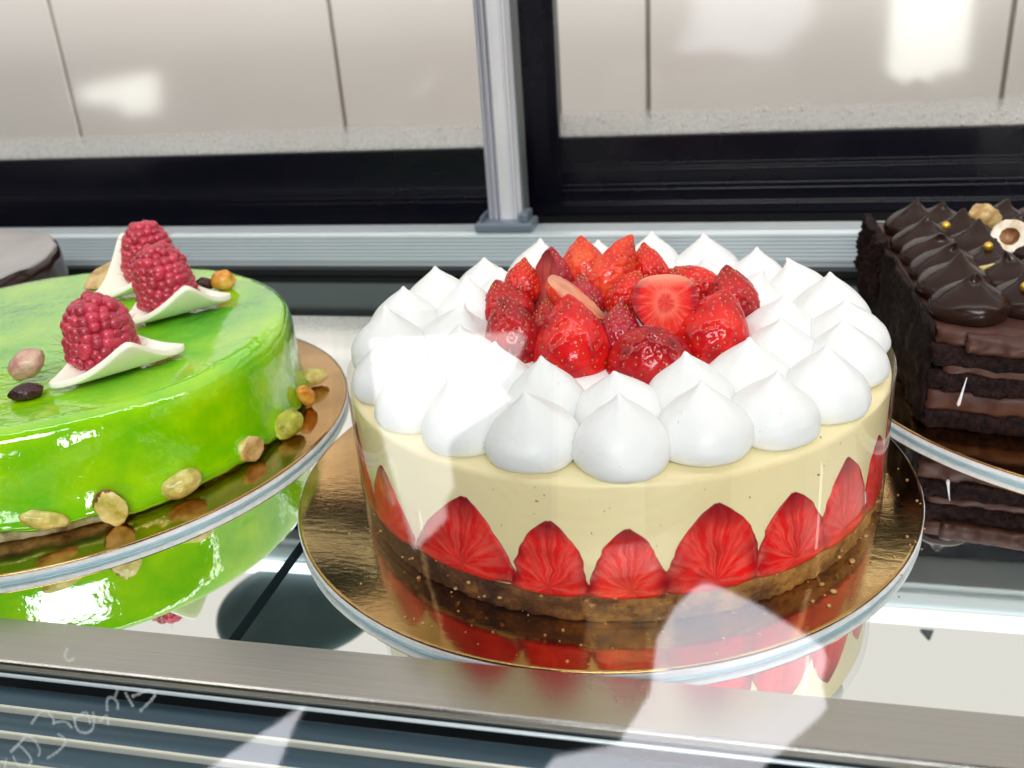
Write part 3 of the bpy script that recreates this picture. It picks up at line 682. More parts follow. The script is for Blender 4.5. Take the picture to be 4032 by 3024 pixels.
# ------------------------------------------------------------------ strawberries on top
def berry(label, loc, L, W, axis, cut=None, skin='berry', fl='flesh', off=0.0, seeds=135, lat=58, lon=84):
    L *= 1.18; W *= 1.16
    r = random.Random(int(abs(loc[0]) * 1e5) + int(abs(loc[1]) * 1e5))
    sd = r.random() * 100
    a, b = 0.40, 0.80
    fm = (a / (a + b)) ** a * (1 - a / (a + b)) ** b
    prof = lambda u: (max(u, 1e-6) ** a) * (max(1 - u, 1e-6) ** b) / fm
    us = 0.5 - 0.5 * np.cos(np.linspace(0.04, PI - 0.03, lat))
    th = np.linspace(0, 2 * PI, lon, endpoint=False)
    U, T = np.meshgrid(us, th, indexing='ij')
    Rr = np.vectorize(prof)(U) * W / 2
    pert = np.array([[mnoise.noise((math.cos(t) * 1.1 + sd, math.sin(t) * 1.1, u * 2.2)) for t in th] for u in us])
    Rr = Rr * (1 + 0.09 * pert)
    X = Rr * np.cos(T); Y = Rr * np.sin(T); Z = (U - 0.5) * L
    P = np.stack([X, Y, Z], -1)
    # seed places on a golden spiral
    sp = []
    for i in range(seeds):
        u = 0.06 + 0.89 * (i + 0.5) / seeds; t = i * 2.39996 + 0.25 * r.random()
        u = u + 0.01 * (r.random() - 0.5)
        sp.append((u, t))
    pts = []; nrmls = []
    for u, t in sp:
        i = int(np.argmin(abs(us - u))); j = int(round((t % (2 * PI)) / (2 * PI) * lon)) % lon
        p = P[i, j]; i0, i1 = max(i - 1, 0), min(i + 1, lat - 1)
        du = P[i1, j] - P[i0, j]; dt = P[i, (j + 1) % lon] - P[i, j - 1]
        n = np.cross(dt, du); n /= np.linalg.norm(n) + 1e-12
        pts.append(p); nrmls.append((n, du / (np.linalg.norm(du) + 1e-12)))
    pts = np.array(pts)
    flat = P.reshape(-1, 3)
    D = np.zeros(len(flat)); nearest = np.full(len(flat), 1e9)
    for k in range(len(pts)):
        d = np.linalg.norm(flat - pts[k], axis=1); D += np.exp(-(d / 0.00105) ** 2)
    rad = flat.copy(); rad[:, 2] *= 0.45; rad /= np.linalg.norm(rad, axis=1)[:, None] + 1e-9
    flat = flat - rad * (np.minimum(D, 1.2) * 0.00080)[:, None]
    F = grid_faces(lat, lon); F.append(tuple(range((lat - 1) * lon, lat * lon))); F.append(tuple(range(lon))[::-1])
    bm = bmesh.new(); vs = [bm.verts.new(q) for q in flat]
    for q in F: bm.faces.new([vs[i] for i in q])
    nface = len(F)
    keep = [True] * len(pts)
    if cut is not None:
        g = bm.verts[:] + bm.edges[:] + bm.faces[:]
        res = bmesh.ops.bisect_plane(bm, geom=g, plane_co=(0, off, 0), plane_no=(0, 1, 0), clear_outer=True)
        ed = [e for e in res['geom_cut'] if isinstance(e, bmesh.types.BMEdge)]
        vv = set(v for e in ed for v in e.verts)
        try:
            nf = bmesh.ops.edgeloop_fill(bm, edges=ed)['faces']
        except Exception:
            nf = bmesh.ops.contextual_create(bm, geom=ed)['faces']
        for q in nf: q.material_index = 1; q.smooth = False
        keep = [p[1] < off - 0.0004 for p in pts]
    bmesh.ops.recalc_face_normals(bm, faces=bm.faces[:])
    me = bpy.data.meshes.new('flesh'); 
    ul = bm.loops.layers.uv.new("cut")
    for q in bm.faces:
        if q.material_index == 1:
            q.smooth = False
            for lp in q.loops:
                c = lp.vert.co; u = c.z / L + 0.5
                lp[ul].uv = (c.x / (W / 2), u)
        else: q.smooth = True
    # triangulate the cut from its centre so that the colour runs across it
    cf = [q for q in bm.faces if q.material_index == 1]
    if cf:
        po = bmesh.ops.poke(bm, faces=cf)
        for q in po['faces']:
            q.smooth = False
            for lp in q.loops:
                c = lp.vert.co; lp[ul].uv = (c.x / (W / 2), c.z / L + 0.5)
    bm.to_mesh(me); bm.free()
    me.materials.append(MAT[skin]); me.materials.append(MAT[fl])
    t = thing('strawberry', label, 'strawberry', loc, (0, 0, 0), 'strawberries heaped on the cream cake')
    t.rotation_euler = axis_matrix(axis, cut).to_euler()
    link('flesh', me, t)
    sv = []
    for k in range(len(pts)):
        if not keep[k]: continue
        n, d = nrmls[k]; p = pts[k] - n * 0.00012 if np.dot(n, rad[0]) > -9 else pts[k]
        if np.dot(n, pts[k]) < 0: n = -n
        p = pts[k] - n * 0.00072
        s = np.cross(n, d); v = []
        v.append(p + d * 0.00085); v.append(p - d * 0.0008)
        for (cs, sn) in ((1, 0), (0.5, 0.87), (-0.5, 0.87), (-1, 0), (0, -1)):
            v.append(p + s * 0.00042 * cs + n * 0.0004 * sn)
        f = []
        for q in range(5):
            f.append((0, 2 + q, 2 + (q + 1) % 5)); f.append((1, 2 + (q + 1) % 5, 2 + q))
        sv.append((v, f))
    if sv:
        o = link('seeds', mesh('seeds', *join(sv), MAT['seed'], True), t); o['kind'] = 'stuff'
    return t
berry('dark bruised strawberry at the left end of the heap, half behind a redder one', (-0.0490, 0.0170, 0.0805), 0.0215, 0.0215, (-0.31, 0.13, 0.94), skin='berry_dark')
berry('upright strawberry with a glassy highlight on its side, beside the leftmost bruised one', (-0.0395, -0.0120, 0.079), 0.0300, 0.0215, (-0.22, 0.25, 0.94), skin='berry_dark')
berry('small round red strawberry at the left back behind the upright magenta half', (-0.0438, 0.0313, 0.0875), 0.0185, 0.0150, (0.06, 0.43, 0.9))
berry('tall magenta strawberry half standing on end with its flat side facing left', (-0.0314, 0.0296, 0.088), 0.0262, 0.0210, (0.06, 0.33, 0.94), (-0.68, -0.64, 0.35), 'berry_magenta', 'flesh_pink', 0.002)
berry('bright orange red upright strawberry at the middle of the back of the heap', (-0.0179, 0.0424, 0.091), 0.0235, 0.0200, (-0.09, 0.3, 0.95), skin='berry_light')
berry('long pale orange strawberry half leaning right with its tip highest of the heap', (-0.0037, 0.0328, 0.0925), 0.0305, 0.0190, (0.46, 0.47, 0.75), (-0.81, 0.56, 0.15), 'berry_light', 'flesh_pale', 0.002)
berry('deep red strawberry behind the right side of the leaning orange half', (0.0111, 0.0437, 0.0895), 0.0205, 0.0165, (-0.2, 0.37, 0.91))
berry('small tilted strawberry between the leaning orange half and the cut open one', (0.0047, 0.0195, 0.086), 0.0200, 0.0155, (0.42, 0.28, 0.86))
berry('flattened strawberry lying on its side at the right back next to the cream', (0.0304, 0.0411, 0.083), 0.0225, 0.0165, (-0.86, 0.02, 0.51))
berry('little dark strawberry peeping out just behind the cut open one', (0.0238, 0.0380, 0.0835), 0.0150, 0.0150, (-0.03, 0.41, 0.91), skin='berry_dark')
berry('cut open strawberry showing its pale ringed inside to the front', (0.0217, -0.0042, 0.088), 0.0235, 0.0240, (0.03, -0.35, -0.93), (0.18, -0.90, 0.38), 'berry', 'flesh_open', 0.003)
berry('wine red strawberry with white glints at the right end of the heap', (0.0481, 0.0261, 0.082), 0.0250, 0.0205, (-0.2, 0.37, 0.91), skin='berry_dark')
berry('large round strawberry at the right front beside the cut open one', (0.0418, -0.0026, 0.079), 0.0285, 0.0265, (0.25, 0.30, 0.92))
berry('broad squat strawberry with a dark top at the front centre of the heap', (0.0179, -0.0261, 0.0765), 0.0235, 0.0295, (0.06, -0.25, 0.97), skin='berry_dark')
berry('narrow dark strawberry wedged between the two biggest front ones', (0.004, -0.01, 0.080), 0.0225, 0.0165, (0.08, 0.34, 0.94), skin='berry_magenta')
berry('big pointed scarlet strawberry at the left front, covered in yellow seeds', (-0.0138, -0.0190, 0.0790), 0.0330, 0.0280, (-0.09, 0.3, 0.95))
berry('slanting strawberry sliver with its pale cut side up, lying over the scarlet one', (-0.0118, -0.0040, 0.0925), 0.0265, 0.0165, (0.80, -0.10, -0.59), (0.50, 0.00, 0.86), 'berry_light', 'flesh_pale', -0.001)
berry('shadowed strawberry with a brown scar under the slanting sliver', (-0.0144, 0.0217, 0.084), 0.0170, 0.0170, (-0.2, 0.37, 0.91), skin='berry_magenta')
berry('darkest sunken strawberry deep behind the upright scarlet one', (-0.0290, 0.0120, 0.076), 0.0190, 0.0150, (-0.03, 0.41, 0.91), skin='berry_dark')

# ------------------------------------------------------------------ green glazed cake
green = thing('green_cake', 'round cake under a shiny lime green mirror glaze, dripping at its foot', 'cake', (GC[0], GC[1], ZB))
def gw(r, z, a):
    deg = math.degrees(a); deg = deg - 360 if deg > 180 else deg
    if z < 0.010:
        lift = 0.0022 + 0.0032 * mnoise.noise((math.cos(a) * 5, math.sin(a) * 5, 1.5)) + 0.0022 * mnoise.noise((math.cos(a) * 14, math.sin(a) * 14, 4))
        lift += 0.0062 * math.exp(-((deg + 66) / 12) ** 2) + 0.0022 * math.exp(-((deg + 50) / 5) ** 2) + 0.0032 * math.exp(-((deg + 12) / 4) ** 2) - 0.001
        lift = max(0.0004, lift)
        z = z + lift * (1 - z / 0.010)
        r = r + 0.0012 * (1 - z / 0.012)
    r = r + 0.0012 * mnoise.noise((math.cos(a) * 3, math.sin(a) * 3, z * 30)) + (0.0006 * mnoise.noise((math.cos(a) * 12, math.sin(a) * 12, z * 90)) if z < 0.045 else 0)
    return r, z
v, f = lathe_vf([(0.100, 0.0010), (0.1185, 0.0002), (0.1205, 0.0012), (0.1212, 0.0035), (0.1206, 0.007), (0.1198, 0.011), (0.1194, 0.020), (0.1190, 0.030), (0.1184, 0.038), (0.1174, 0.0440), (0.1158, 0.0470), (0.1132, 0.0484), (0.1095, 0.0487), (0.10, 0.0482), (0.085, 0.0480), (0.06, 0.0480), (0.03, 0.0480), (0.004, 0.0480)], 240, gw)
link('glaze', mesh('glaze', v, f, MAT['glaze'], True), green)
v, f = lathe_vf([(0.05, 0.0001), (0.1160, 0.0001), (0.1182, 0.0012), (0.1180, 0.0080), (0.10, 0.010)], 200, cyl_wob(0.0014, 26, 5))
link('sponge_base', mesh('sponge_base', v, f, MAT['green_sponge'], True), green)
ZG = ZB + 0.048

# drupelet mesh, shared
bm = bmesh.new(); bmesh.ops.create_icosphere(bm, subdivisions=2, radius=1.0)
DR = bpy.data.meshes.new('drupelet'); bm.to_mesh(DR); bm.free(); DR.materials.append(MAT['drupelet'])
DR.polygons.foreach_set("use_smooth", [True] * len(DR.polygons))
def raspberry(label, loc, H, W, tilt, sd):
    r = random.Random(sd)
    t = thing('raspberry', label, 'raspberry', loc, tilt, 'raspberries on white chocolate curls')
    prof = lambda u: (1 - 0.27 * u ** 1.6) * math.sqrt(max(0.0, 1 - (max(0, u - 0.55) / 0.45) ** 2.4)) * min(1, 0.80 + u * 1.6)
    d = W * 0.090; pieces = []
    arc = 0; u = 0.03; rows = 0
    while u < 1.0:
        rr = (W / 2 - d * 0.8) * prof(u)
        rr *= 0.97; n = max(1, int(2 * PI * rr / (d * 1.40)))
        for k in range(n):
            a = 2 * PI * (k + 0.5 * (rows % 2)) / n + 0.8 / max(n, 2) * r.uniform(-1, 1) + rows * 0.37
            s = d * r.uniform(0.88, 1.25)
            if rr < d * 0.4: a = 0
            o = link('drupelet', DR, t, (rr * math.cos(a), rr * math.sin(a), u * H + r.uniform(-1, 1) * d * 0.38))
            o.scale = (s, s, s * 1.02)
            pieces.append((rr, a, u * H, s))
        du = 0.004
        while u + du < 1.05:
            r2 = (W / 2 - d * 0.8) * prof(min(u + du, 0.9999)); dist = math.hypot(r2 - rr, du * H)
            if dist > d * 1.20: break
            du += 0.004
        u += du; rows += 1
    v, f = lathe_vf([(W * 0.30 * prof(0.02), 0.0)] + [((W / 2 - d) * prof(q), q * H) for q in (0.05, 0.2, 0.4, 0.6, 0.8, 0.93)], 20)
    link('core', mesh('core', v, f, MAT['rasp_core'], True), t)
    hv = []
    for (rr, a, z, s) in pieces:
        if r.random() < 0.55:
            p = np.array([(rr + s) * math.cos(a), (rr + s) * math.sin(a), z]); dr = np.array([math.cos(a), math.sin(a), r.uniform(-0.2, 0.9)])
            dr /= np.linalg.norm(dr); L = r.uniform(0.0018, 0.0042); side = np.array([-math.sin(a), math.cos(a), 0]); bendv = np.array([0, 0, r.uniform(-.5, .8)]) + side * r.uniform(-.8, .8)
            ring = []; q = 0.00012
            for i in range(4):
                c = p + dr * L * i / 3 + bendv * L * 0.35 * (i / 3) ** 2; up = np.cross(dr, side)
                for (cx, cy) in ((1, 0), (-.5, .87), (-.5, -.87)): ring.append(c + (side * cx + up * cy) * q * (1 - 0.2 * i))
            hv.append((ring, grid_faces(4, 3)))
    o = link('hairs', mesh('hairs', *join(hv), MAT['rasp_hair'], True), t); o['kind'] = 'stuff'
    return t
def curl(label, A, Cc, side, h, hd):
    """square white chocolate plate lying on its A-C diagonal, the two other corners curled up"""
    A = np.array(A); Cc = np.array(Cc); c = (A + Cc) / 2; d1 = (Cc - A) / np.linalg.norm(Cc - A); L = np.linalg.norm(Cc - A) / 2
    d2 = np.array([d1[1], -d1[0]])
    t = thing('chocolate_curl', label, 'chocolate curl', (c[0], c[1], ZG), (0, 0, 0), 'white chocolate curls on the green cake')
    n = 17; V = []; th = 0.0029
    for layer in (0, 1):
        for i in range(n):
            for j in range(n):
                a = -1 + 2 * i / (n - 1); b2 = -1 + 2 * j / (n - 1)
                # rounded square
                k = 0.93 + 0.07 * (1 - min(1, (abs(a) * abs(b2)) ** 6))
                p = (a + b2) / 2 * L * k; q = (a - b2) / 2 * k
                hh = (h if q > 0 else hd); z = hh * abs(q) ** 1.75 * 1.0 + 0.0012
                y = q * side * (1 - 0.10 * abs(q))
                z += 0.0042 * max(0, abs(p / L) - 0.5) ** 1.5
                slope = hh * 1.75 * abs(q) ** 0.75 / side * (1 if q > 0 else -1)
                nn = np.array([*(-d2 * slope), 1.0]); nn /= np.linalg.norm(nn)
                pos = np.array([*(d1 * p + d2 * y), z]) + (nn * th if layer else 0)
                V.append(pos)
    G = grid_faces(n, n, False); o = n * n
    F = [tuple(q[::-1]) for q in G] + [tuple(i + o for i in q) for q in G]
    rim = [i for i in range(n)] + [i * n + n - 1 for i in range(1, n)] + [(n - 1) * n + j for j in range(n - 2, -1, -1)] + [i * n for i in range(n - 2, 0, -1)]
    for k in range(len(rim)):
        a, b2 = rim[k], rim[(k + 1) % len(rim)]; F.append((a, b2, b2 + o, a + o))
    bm = bmesh.new(); vs = [bm.verts.new(q) for q in V]
    for q in F: bm.faces.new([vs[i] for i in q])
    bmesh.ops.recalc_face_normals(bm, faces=bm.faces[:])
    sharp = [e for e in bm.edges if len(e.link_faces) == 2 and e.calc_face_angle(0) > 0.9]
    bmesh.ops.bevel(bm, geom=sharp, offset=0.0005, segments=2, affect='EDGES', profile=0.5)
    me = bpy.data.meshes.new('plate'); bm.to_mesh(me); bm.free(); me.materials.append(MAT['white_choc'])
    me.polygons.foreach_set("use_smooth", [True] * len(me.polygons))
    link('plate', me, t)
    return c, d1, d2
c1, _, n1 = curl('white chocolate curl nearest the front of the green cake, touching the pink pistachio', (-0.2419, -0.0452), (-0.2005, 0.0054), 0.028, 0.0205, 0.022)
c2, _, n2 = curl('white chocolate curl in the middle, with the yellow brown nut at its right tip', (-0.2550, 0.0300), (-0.2136, 0.0768), 0.029, 0.0215, 0.025)
c3, _, n3 = curl('white chocolate curl farthest back on the green cake with a tall left corner', (-0.2985, 0.0690), (-0.2585, 0.1070), 0.0225, 0.012, 0.034)
raspberry('front raspberry, standing on the nearest white chocolate curl', (c1[0] - 0.0090, c1[1] + 0.0030, ZG + 0.0045), 0.0290, 0.0330, (-0.10, 0.0, 0.3), 3)
raspberry('middle raspberry, narrow topped, in front of the leaning pair of fruit', (c2[0] - 0.0055, c2[1] + 0.0030, ZG + 0.0045), 0.0310, 0.0325, (-0.10, -0.02, 1.1), 5)
raspberry('back raspberry rising behind the middle one against the black door rail', (c3[0] + 0.0060, c3[1] + 0.0050, ZG + 0.0065), 0.0310, 0.0310, (0.04, 0.08, 2.0), 9)

# nuts
def nutmesh(name, mats, lx, ly, lz, sd, flat=0.0, groove=0.0, cut=None):
    V = []; nu, nv = 18, 22
    for i in range(nu):
        t = 0.02 + (PI - 0.04) * i / (nu - 1)
        for j in range(nv):
            a = 2 * PI * j / nv
            x, y, z = math.cos(t), math.sin(t) * math.cos(a), math.sin(t) * math.sin(a)
            k = 1 + 0.16 * mnoise.noise((x * 1.6 + sd, y * 1.6, z * 1.6)) + 0.07 * mnoise.noise((x * 5 + sd, y * 5, z * 5))
            k -= groove * math.exp(-(y / 0.16) ** 2) * (1 if z > 0 else 0)
            zz = z * k
            if flat and zz > flat: zz = flat + (zz - flat) * 0.12
            V.append((x * k * lx, y * k * ly, zz * lz))
    F = grid_faces(nu, nv); F.append(tuple(range(nv))[::-1]); F.append(tuple(range((nu - 1) * nv, nu * nv)))
    idx = None
    if isinstance(mats, (list, tuple)):
        idx = []
        for q in F:
            zc = sum(V[i][2] for i in q) / len(q); idx.append(0 if zc > flat * lz * 0.85 else 1)
    return fix_normals(mesh(name, V, F, mats, True, idx))
def put_nut(label, name, cat, loc, rot, mats, l, sd, flat=0.0, groove=0.0, group='nuts set round the green cake', child=None):
    l = tuple(q * 0.92 for q in l)
    t = thing(name, label, cat, loc, rot, group)
    if isinstance(mats, tuple):
        link('kernel', nutmesh('kernel', list(mats), *l, sd, flat, groove), t)
    else:
        link('kernel', nutmesh('kernel', mats, *l, sd, flat, groove), t)
    return t
def foot_pos(deg, r, z): return (GC[0] + r * math.cos(math.radians(deg)), GC[1] + r * math.sin(math.radians(deg)), z)
R = math.radians
put_nut('slim yellow pistachio sliver stuck at the left foot of the green cake', 'pistachio', 'pistachio', foot_pos(-59.5, 0.1225, 0.0225), (R(75), R(18), R(28)), MAT['nut_pale'], (.0105, .0042, .0034), 1)
put_nut('halved pistachio with brown skin edge standing upright against the green glaze', 'pistachio', 'pistachio', foot_pos(-47.4, 0.1235, 0.0205), (R(95), R(75), R(40)), (MAT['nut_pale'], MAT['nut_skin']), (.0093, .0068, .0055), 2, 0.25)
put_nut('plump pale pistachio lying flat at the front foot of the green cake', 'pistachio', 'pistachio', foot_pos(-33.2, 0.1225, 0.0195), (R(65), R(-12), R(52)), MAT['nut_pale'], (.0105, .0062, .0058), 3)
put_nut('blocky broken nut with yellow and tan faces between two pistachios', 'nut', 'nut', foot_pos(-15.3, 0.1225, 0.0190), (R(80), R(0), R(70)), (MAT['nut_tan'], MAT['nut_pale']), (.0073, .0066, .0058), 4, 0.35)
put_nut('bright green wrinkled pistachio near the right edge of the glaze', 'pistachio', 'pistachio', foot_pos(-2.0, 0.1245, 0.0185), (R(40), R(-20), R(75)), MAT['nut_green'], (.0095, .0070, .0060), 5, 0, 0.18)
put_nut('curled orange nut chip at the right foot of the green cake', 'nut', 'nut', foot_pos(11.5, 0.1240, 0.0195), (R(60), R(60), R(80)), MAT['nut_orange'], (.0082, .0044, .0050), 6, 0, 0.4)
put_nut('pale tan pistachio at the far right foot beside the wooden brown foil', 'pistachio', 'pistachio', foot_pos(25.0, 0.1245, 0.0175), (R(30), R(0), R(50)), MAT['nut_pale'], (.0090, .0055, .0050), 7)
put_nut('pistachio at the left edge of the picture below the green glaze', 'pistachio', 'pistachio', foot_pos(-75.0, 0.1240, 0.0175), (R(60), R(10), R(5)), MAT['nut_tan'], (.0095, .0058, .0050), 8)
put_nut('big tan and green pistachio left of the farthest white chocolate curl', 'pistachio', 'pistachio', (-0.3100, 0.0990, ZG + 0.0075), (R(20), R(-28), R(48)), (MAT['nut_tan'], MAT['nut_skin']), (.0125, .0080, .0080), 9, -0.25)
put_nut('pink skinned pistachio at the front edge of the green cake top', 'pistachio', 'pistachio', (-0.2570, -0.0340, ZG + 0.0095), (R(20), R(-30), R(25)), MAT['nut_pink'], (.0088, .0072, .0070), 10)
put_nut('black dried berry under the pink pistachio', 'dried_berry', 'dried berry', (-0.2480, -0.0490, ZG + 0.0030), (R(0), R(0), R(35)), MAT['dried'], (.0075, .0052, .0042), 11)
put_nut('yellow brown nut behind the right tip of the middle white chocolate curl', 'nut', 'nut', (-0.2300, 0.0950, ZG + 0.0055), (R(20), R(10), R(15)), MAT['nut_orange'], (.0075, .0065, .0062), 12, 0, 0.2)
put_nut('small dark red dried berry beside the yellow brown nut', 'dried_berry', 'dried berry', (-0.2400, 0.0915, ZG + 0.0040), (R(0), R(0), R(15)), MAT['dried'], (.0055, .0046, .0044), 13)

# ------------------------------------------------------------------ chocolate layer cake
choc = thing('chocolate_cake', 'cut dark chocolate layer cake with piped chocolate peaks on top', 'cake', (0.1353, 0.0520, ZB), (0, 0, 0))
ex = np.array([0.982, -0.19]); ex /= np.linalg.norm(ex)
ey = np.array([-0.045, 1.0]); ey /= np.linalg.norm(ey)
def slab(name, u0, u1, v0, v1, z0, z1, mat, jit=0.0006, front=0.0, sd=0.0, nu=56, nv=20, nz=6, rag=0.0):
    """block in the cake's own skewed axes with uneven faces; front: how far the front face bulges"""
    bm = bmesh.new()
    grid = {}
    def P(i, j, k):
        a, b, c = i / nu, j / nv, k / nz
        u = u0 + (u1 - u0) * a; v = v0 + (v1 - v0) * b; z = z0 + (z1 - z0) * c
        n = mnoise.noise((u * 150 + sd, v * 150, z * 150)); n2 = mnoise.noise((u * 500, v * 500 + sd, z * 500))
        v += (-front * math.sin(PI * c) ** 0.6 + jit * (n + 0.6 * n2)) * (1 - b) ** 6
        u += (jit * (n2 + 0.6 * n) + rag * mnoise.noise((v * 60, z * 60, sd))) * (1 - a) ** 8
        z += 0.5 * jit * mnoise.noise((u * 90, v * 90, sd)) + 0.0011 * mnoise.noise((u * 34, v * 34, 3.3)) * (1 if 0.004 < z < 0.044 else 0.4) 
        p = ex * u + ey * v
        return (p[0], p[1], z)
    def V(i, j, k):
        key = (i, j, k)
        if key not in grid: grid[key] = bm.verts.new(P(i, j, k))
        return grid[key]
    for i in range(nu):
        for k in range(nz):
            bm.faces.new([V(i, 0, k), V(i + 1, 0, k), V(i + 1, 0, k + 1), V(i, 0, k + 1)])
            bm.faces.new([V(i, nv, k), V(i, nv, k + 1), V(i + 1, nv, k + 1), V(i + 1, nv, k)])
        for j in range(nv):
            bm.faces.new([V(i, j, nz), V(i + 1, j, nz), V(i + 1, j + 1, nz), V(i, j + 1, nz)])
            bm.faces.new([V(i, j, 0), V(i, j + 1, 0), V(i + 1, j + 1, 0), V(i + 1, j, 0)])
    for j in range(nv):
        for k in range(nz):
            bm.faces.new([V(0, j, k), V(0, j, k + 1), V(0, j + 1, k + 1), V(0, j + 1, k)])
            bm.faces.new([V(nu, j, k), V(nu, j + 1, k), V(nu, j + 1, k + 1), V(nu, j, k + 1)])
    bmesh.ops.recalc_face_normals(bm, faces=bm.faces[:])
    me = bpy.data.meshes.new(name); bm.to_mesh(me); bm.free(); me.materials.append(mat)
    me.polygons.foreach_set("use_smooth", [True] * len(me.polygons))
    return link(name, me, choc)
slab('sponge_layer', 0, 0.135, 0, 0.178, 0.0003, 0.0090, MAT['sponge'], 0.0024, 0.0010, 1)
slab('ganache_layer', 0.0004, 0.135, 0.0004, 0.178, 0.0088, 0.0182, MAT['ganache'], 0.0013, 0.0010, 2)
slab('sponge_layer', 0, 0.135, 0.0002, 0.178, 0.0180, 0.0272, MAT['sponge'], 0.0026, 0.0006, 3)
slab('ganache_layer', 0.0055, 0.135, 0.0005, 0.178, 0.0271, 0.0306, MAT['ganache'], 0.0012, 0.0004, 4)
slab('sponge_layer', 0, 0.135, 0.0002, 0.178, 0.0305, 0.0405, MAT['sponge'], 0.0026, 0.0010, 5)
slab('ganache_layer', 0.0010, 0.135, 0.0005, 0.178, 0.0404, 0.0478, MAT['ganache'], 0.0016, 0.0014, 6)
slab('chocolate_coat', -0.0014, 0.0007, 0.0030, 0.1785, 0.0004, 0.0494, MAT['choc_matte'], 0.0016, 0, 7, 4, 80, 24, 0.0034)
slab('ganache_chunk', 0.0125, 0.060, -0.0030, 0.0100, 0.0385, 0.0474, MAT['ganache'], 0.0013, 0.0022, 8, 40, 10, 8)
slab('ragged_edge', -0.0040, 0.0010, 0.120, 0.1795, 0.0200, 0.0520, MAT['sponge'], 0.0034, 0, 9, 6, 60, 30, 0.0055)
CK = [(0.0150, 0.0), (0.0168, 0.0016), (0.0174, 0.0042), (0.0165, 0.0072), (0.0140, 0.0098), (0.0106, 0.0120), (0.0074, 0.0137), (0.0048, 0.0153), (0.0029, 0.0172), (0.0017, 0.0188), (0.0008, 0.0197), (0.0, 0.0200)]
CM = [kiss('chocolate_peak', MAT['choc'], 31 * k + 7, CK, 40, 30, bend=random.uniform(0.001, 0.005), amp=0.0012) for k in range(5)]
peaks = [(.1520, .0700), (.1515, .0985), (.1520, .1250), (.1510, .1490), (.1490, .1720), (.1480, .2040), (.1775, .0790), (.1760, .1040), (.1715, .1280), (.1705, .1540), (.1680, .1790), (.1610, .2030), (.2000, .0950), (.2010, .1230), (.1985, .1520), (.1960, .1790), (.1930, .2010), (.2100, .2050), (.2220, .1750), (.2240, .1450), (.2270, .1150), (.2020, .0700)]
zc = 0.0475
for k, (x, y) in enumerate(peaks):
    o = link('chocolate_peak', CM[k % 5], choc, (x - 0.1353, y - 0.0520, zc), (random.uniform(-.10, .06), random.uniform(-.08, .08), random.random() * 6.28))
    s = random.uniform(0.92, 1.05); o.scale = (s, s, random.uniform(0.9, 1.08))
ZC = ZB + zc
hz = 'nuts on the chocolate cake'
t = thing('hazelnut', 'halved hazelnut showing its white flesh and brown hollow, facing the front', 'hazelnut', (0.1850, 0.1480, ZC + 0.0135), (0, 0, 0), hz)
t.rotation_euler = axis_matrix((-0.30, -0.80, 0.52)).to_euler()
v, f = lathe_vf([(0.0003, -0.0062), (0.0050, -0.0052), (0.0083, -0.0022), (0.0093, 0.0010), (0.0090, 0.0021), (0.0082, 0.0026)], 36, cyl_wob(0.0006, 2.2, 4))
link('half_shell', mesh('half_shell', v, f[:-1], MAT['nut_white'], True), t)
v, f = lathe_vf([(0.0083, 0.0026), (0.0062, 0.0025), (0.0046, 0.0020)], 36, cyl_wob(0.0006, 2.2, 4))
link('cut_face', mesh('cut_face', v, f[:72], MAT['nut_white'], True), t)
v, f = lathe_vf([(0.0046, 0.0020), (0.0036, 0.0006), (0.0024, -0.0008), (0.0012, -0.0014), (0.0002, -0.0015)], 28, cyl_wob(0.0004, 2.2, 4))
link('hollow', mesh('hollow', v, f[:112], MAT['nut_hollow'], True), t)
put_nut('broken tan hazelnut behind the halved white one', 'hazelnut', 'hazelnut', (0.1805, 0.1840, ZC + 0.0140), (R(20), R(25), R(20)), MAT['nut_tan'], (.0105, .0080, .0085), 21, 0, 0.3, hz)
put_nut('red skinned hazelnut slice wedged between the chocolate peaks', 'hazelnut', 'hazelnut', (0.1650, 0.1080, ZC + 0.0115), (R(-25), R(-8), R(16)), (MAT['nut_skin'], MAT['nut_pale']), (.0100, .0055, .0045), 22, -0.1, 0, hz)
PM = None
def pearl(label, loc):
    global PM
    if PM is None:
        bm = bmesh.new(); bmesh.ops.create_uvsphere(bm, u_segments=24, v_segments=16, radius=0.0023); PM = bpy.data.meshes.new('sugar_pearl'); bm.to_mesh(PM); bm.free()
        PM.materials.append(MAT['pearl']); PM.polygons.foreach_set("use_smooth", [True] * len(PM.polygons))
    o = link('sugar_pearl', PM, None, loc); tag(o, label, 'sugar pearl', 'gold sugar pearls on the chocolate cake')
pearl('gold sugar pearl on the front right chocolate peak', (0.1740, 0.0705, ZC + 0.0135))
pearl('gold sugar pearl in front of the halved white hazelnut', (0.1700, 0.1255, ZC + 0.0155))
pearl('gold sugar pearl among the left row of chocolate peaks', (0.1565, 0.1600, ZC + 0.0165))
pearl('gold sugar pearl at the right edge behind the hazelnuts', (0.2035, 0.1900, ZC + 0.0165))
v, f = lathe_vf([(0.0002, 0.0), (0.0003, 0.003), (0.0006, 0.009), (0.0009, 0.0125), (0.0002, 0.0135)], 8)
o = link('splinter', mesh('splinter', v, f, MAT['splinter'], True), None, (0.1496, 0.0471, ZB + 0.0270), (R(168), R(12), 0))
tag(o, 'thin white splinter sticking to the cut face of the chocolate cake', 'splinter')

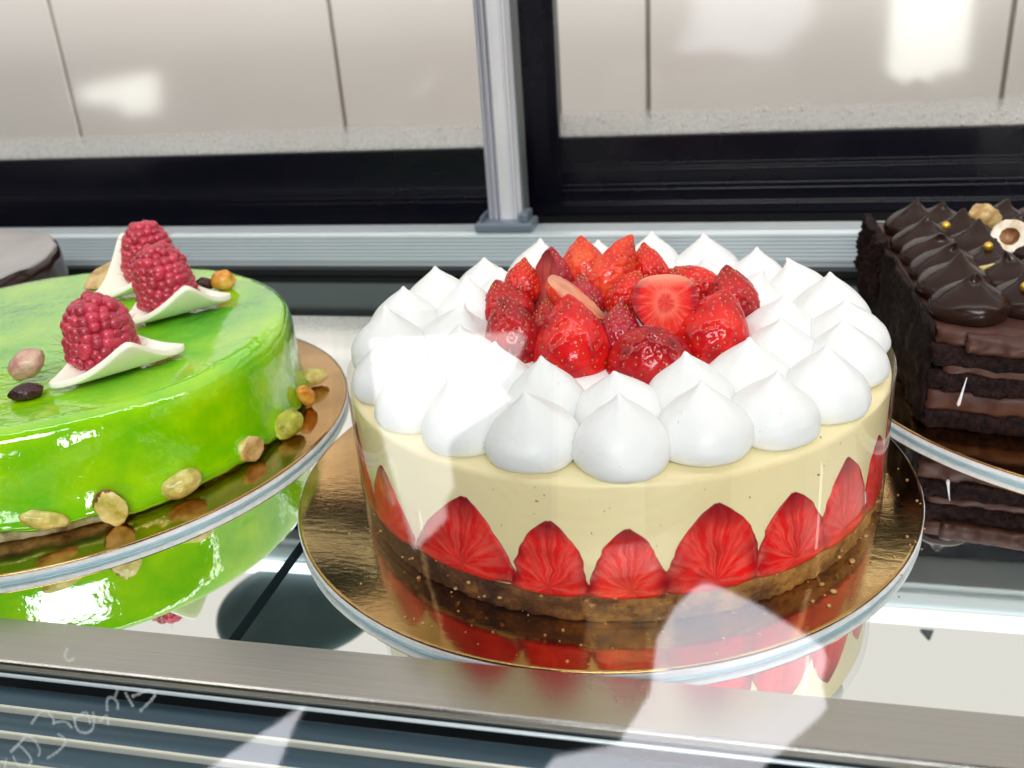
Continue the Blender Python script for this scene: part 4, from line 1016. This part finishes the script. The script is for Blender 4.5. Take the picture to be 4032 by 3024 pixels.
# ------------------------------------------------------------------ chocolate cake at the far left
far = thing('glazed_cake', 'dark round chocolate cake with a satin grey top at the far left edge', 'cake', (-0.498, 0.15, ZB))
v, f = lathe_vf([(0.05, 0.0), (0.0995, 0.0004), (0.1000, 0.004), (0.0985, 0.020), (0.0978, 0.036), (0.0968, 0.0405), (0.0950, 0.0425)], 120, cyl_wob(0.0012, 6, 3))
link('side', mesh('side', v, f, MAT['choc_side'], True), far)
v, f = lathe_vf([(0.0955, 0.0410), (0.0950, 0.0428), (0.0925, 0.0436), (0.06, 0.0432), (0.01, 0.0432)], 120, cyl_wob(0.0014, 7, 3))
link('top', mesh('top', v, f, MAT['choc_top'], True), far)

# ------------------------------------------------------------------ crumbs
def crumbs(name, label, pts, mat):
    pv = []
    for (x, y, z, s) in pts:
        bm = bmesh.new(); bmesh.ops.create_icosphere(bm, subdivisions=1, radius=s)
        q = random.random() * 90
        vv = [((v.co.x * (1 + .5 * mnoise.noise((v.co.x / s + q, v.co.y / s, v.co.z / s)))) + x, v.co.y * (1 + .5 * mnoise.noise((v.co.y / s, q, v.co.z / s))) + y, v.co.z * 0.7 + z) for v in bm.verts]
        ff = [tuple(v.index for v in f.verts) for f in bm.faces]; bm.free(); pv.append((vv, ff))
    o = link(name, mesh(name, *join(pv), mat, True)); tag(o, label, 'crumbs', None, 'stuff')
pts = [(.0817, -.0768, ZB + .0006, .0010), (.0853, -.0804, ZB + .0006, .0012), (.0933, -.0613, ZB + .0006, .0013), (.078, -.0866, ZB + .0004, .0008), (.0832, -.0885, ZB + .0004, .0009), (.0999, -.0439, ZB + .0005, .0009), (-.0627, -.0907, ZB + .0005, .0010)]
for k in range(60):
    a = R(random.uniform(-150, 10)); rr = random.uniform(0.1112, 0.129)
    pts.append((rr * math.cos(a), rr * math.sin(a), ZB + 0.0002, random.uniform(0.0002, 0.0007)))
for k in range(50):
    a = R(random.uniform(-150, 0)); zz = ZB + random.uniform(0.0005, 0.0125)
    pts.append((0.1093 * math.cos(a), 0.1093 * math.sin(a), zz, random.uniform(0.0003, 0.0009)))
crumbs('crumbs', 'pale biscuit crumbs scattered round the foot of the strawberry cake', pts, MAT['crumb'])
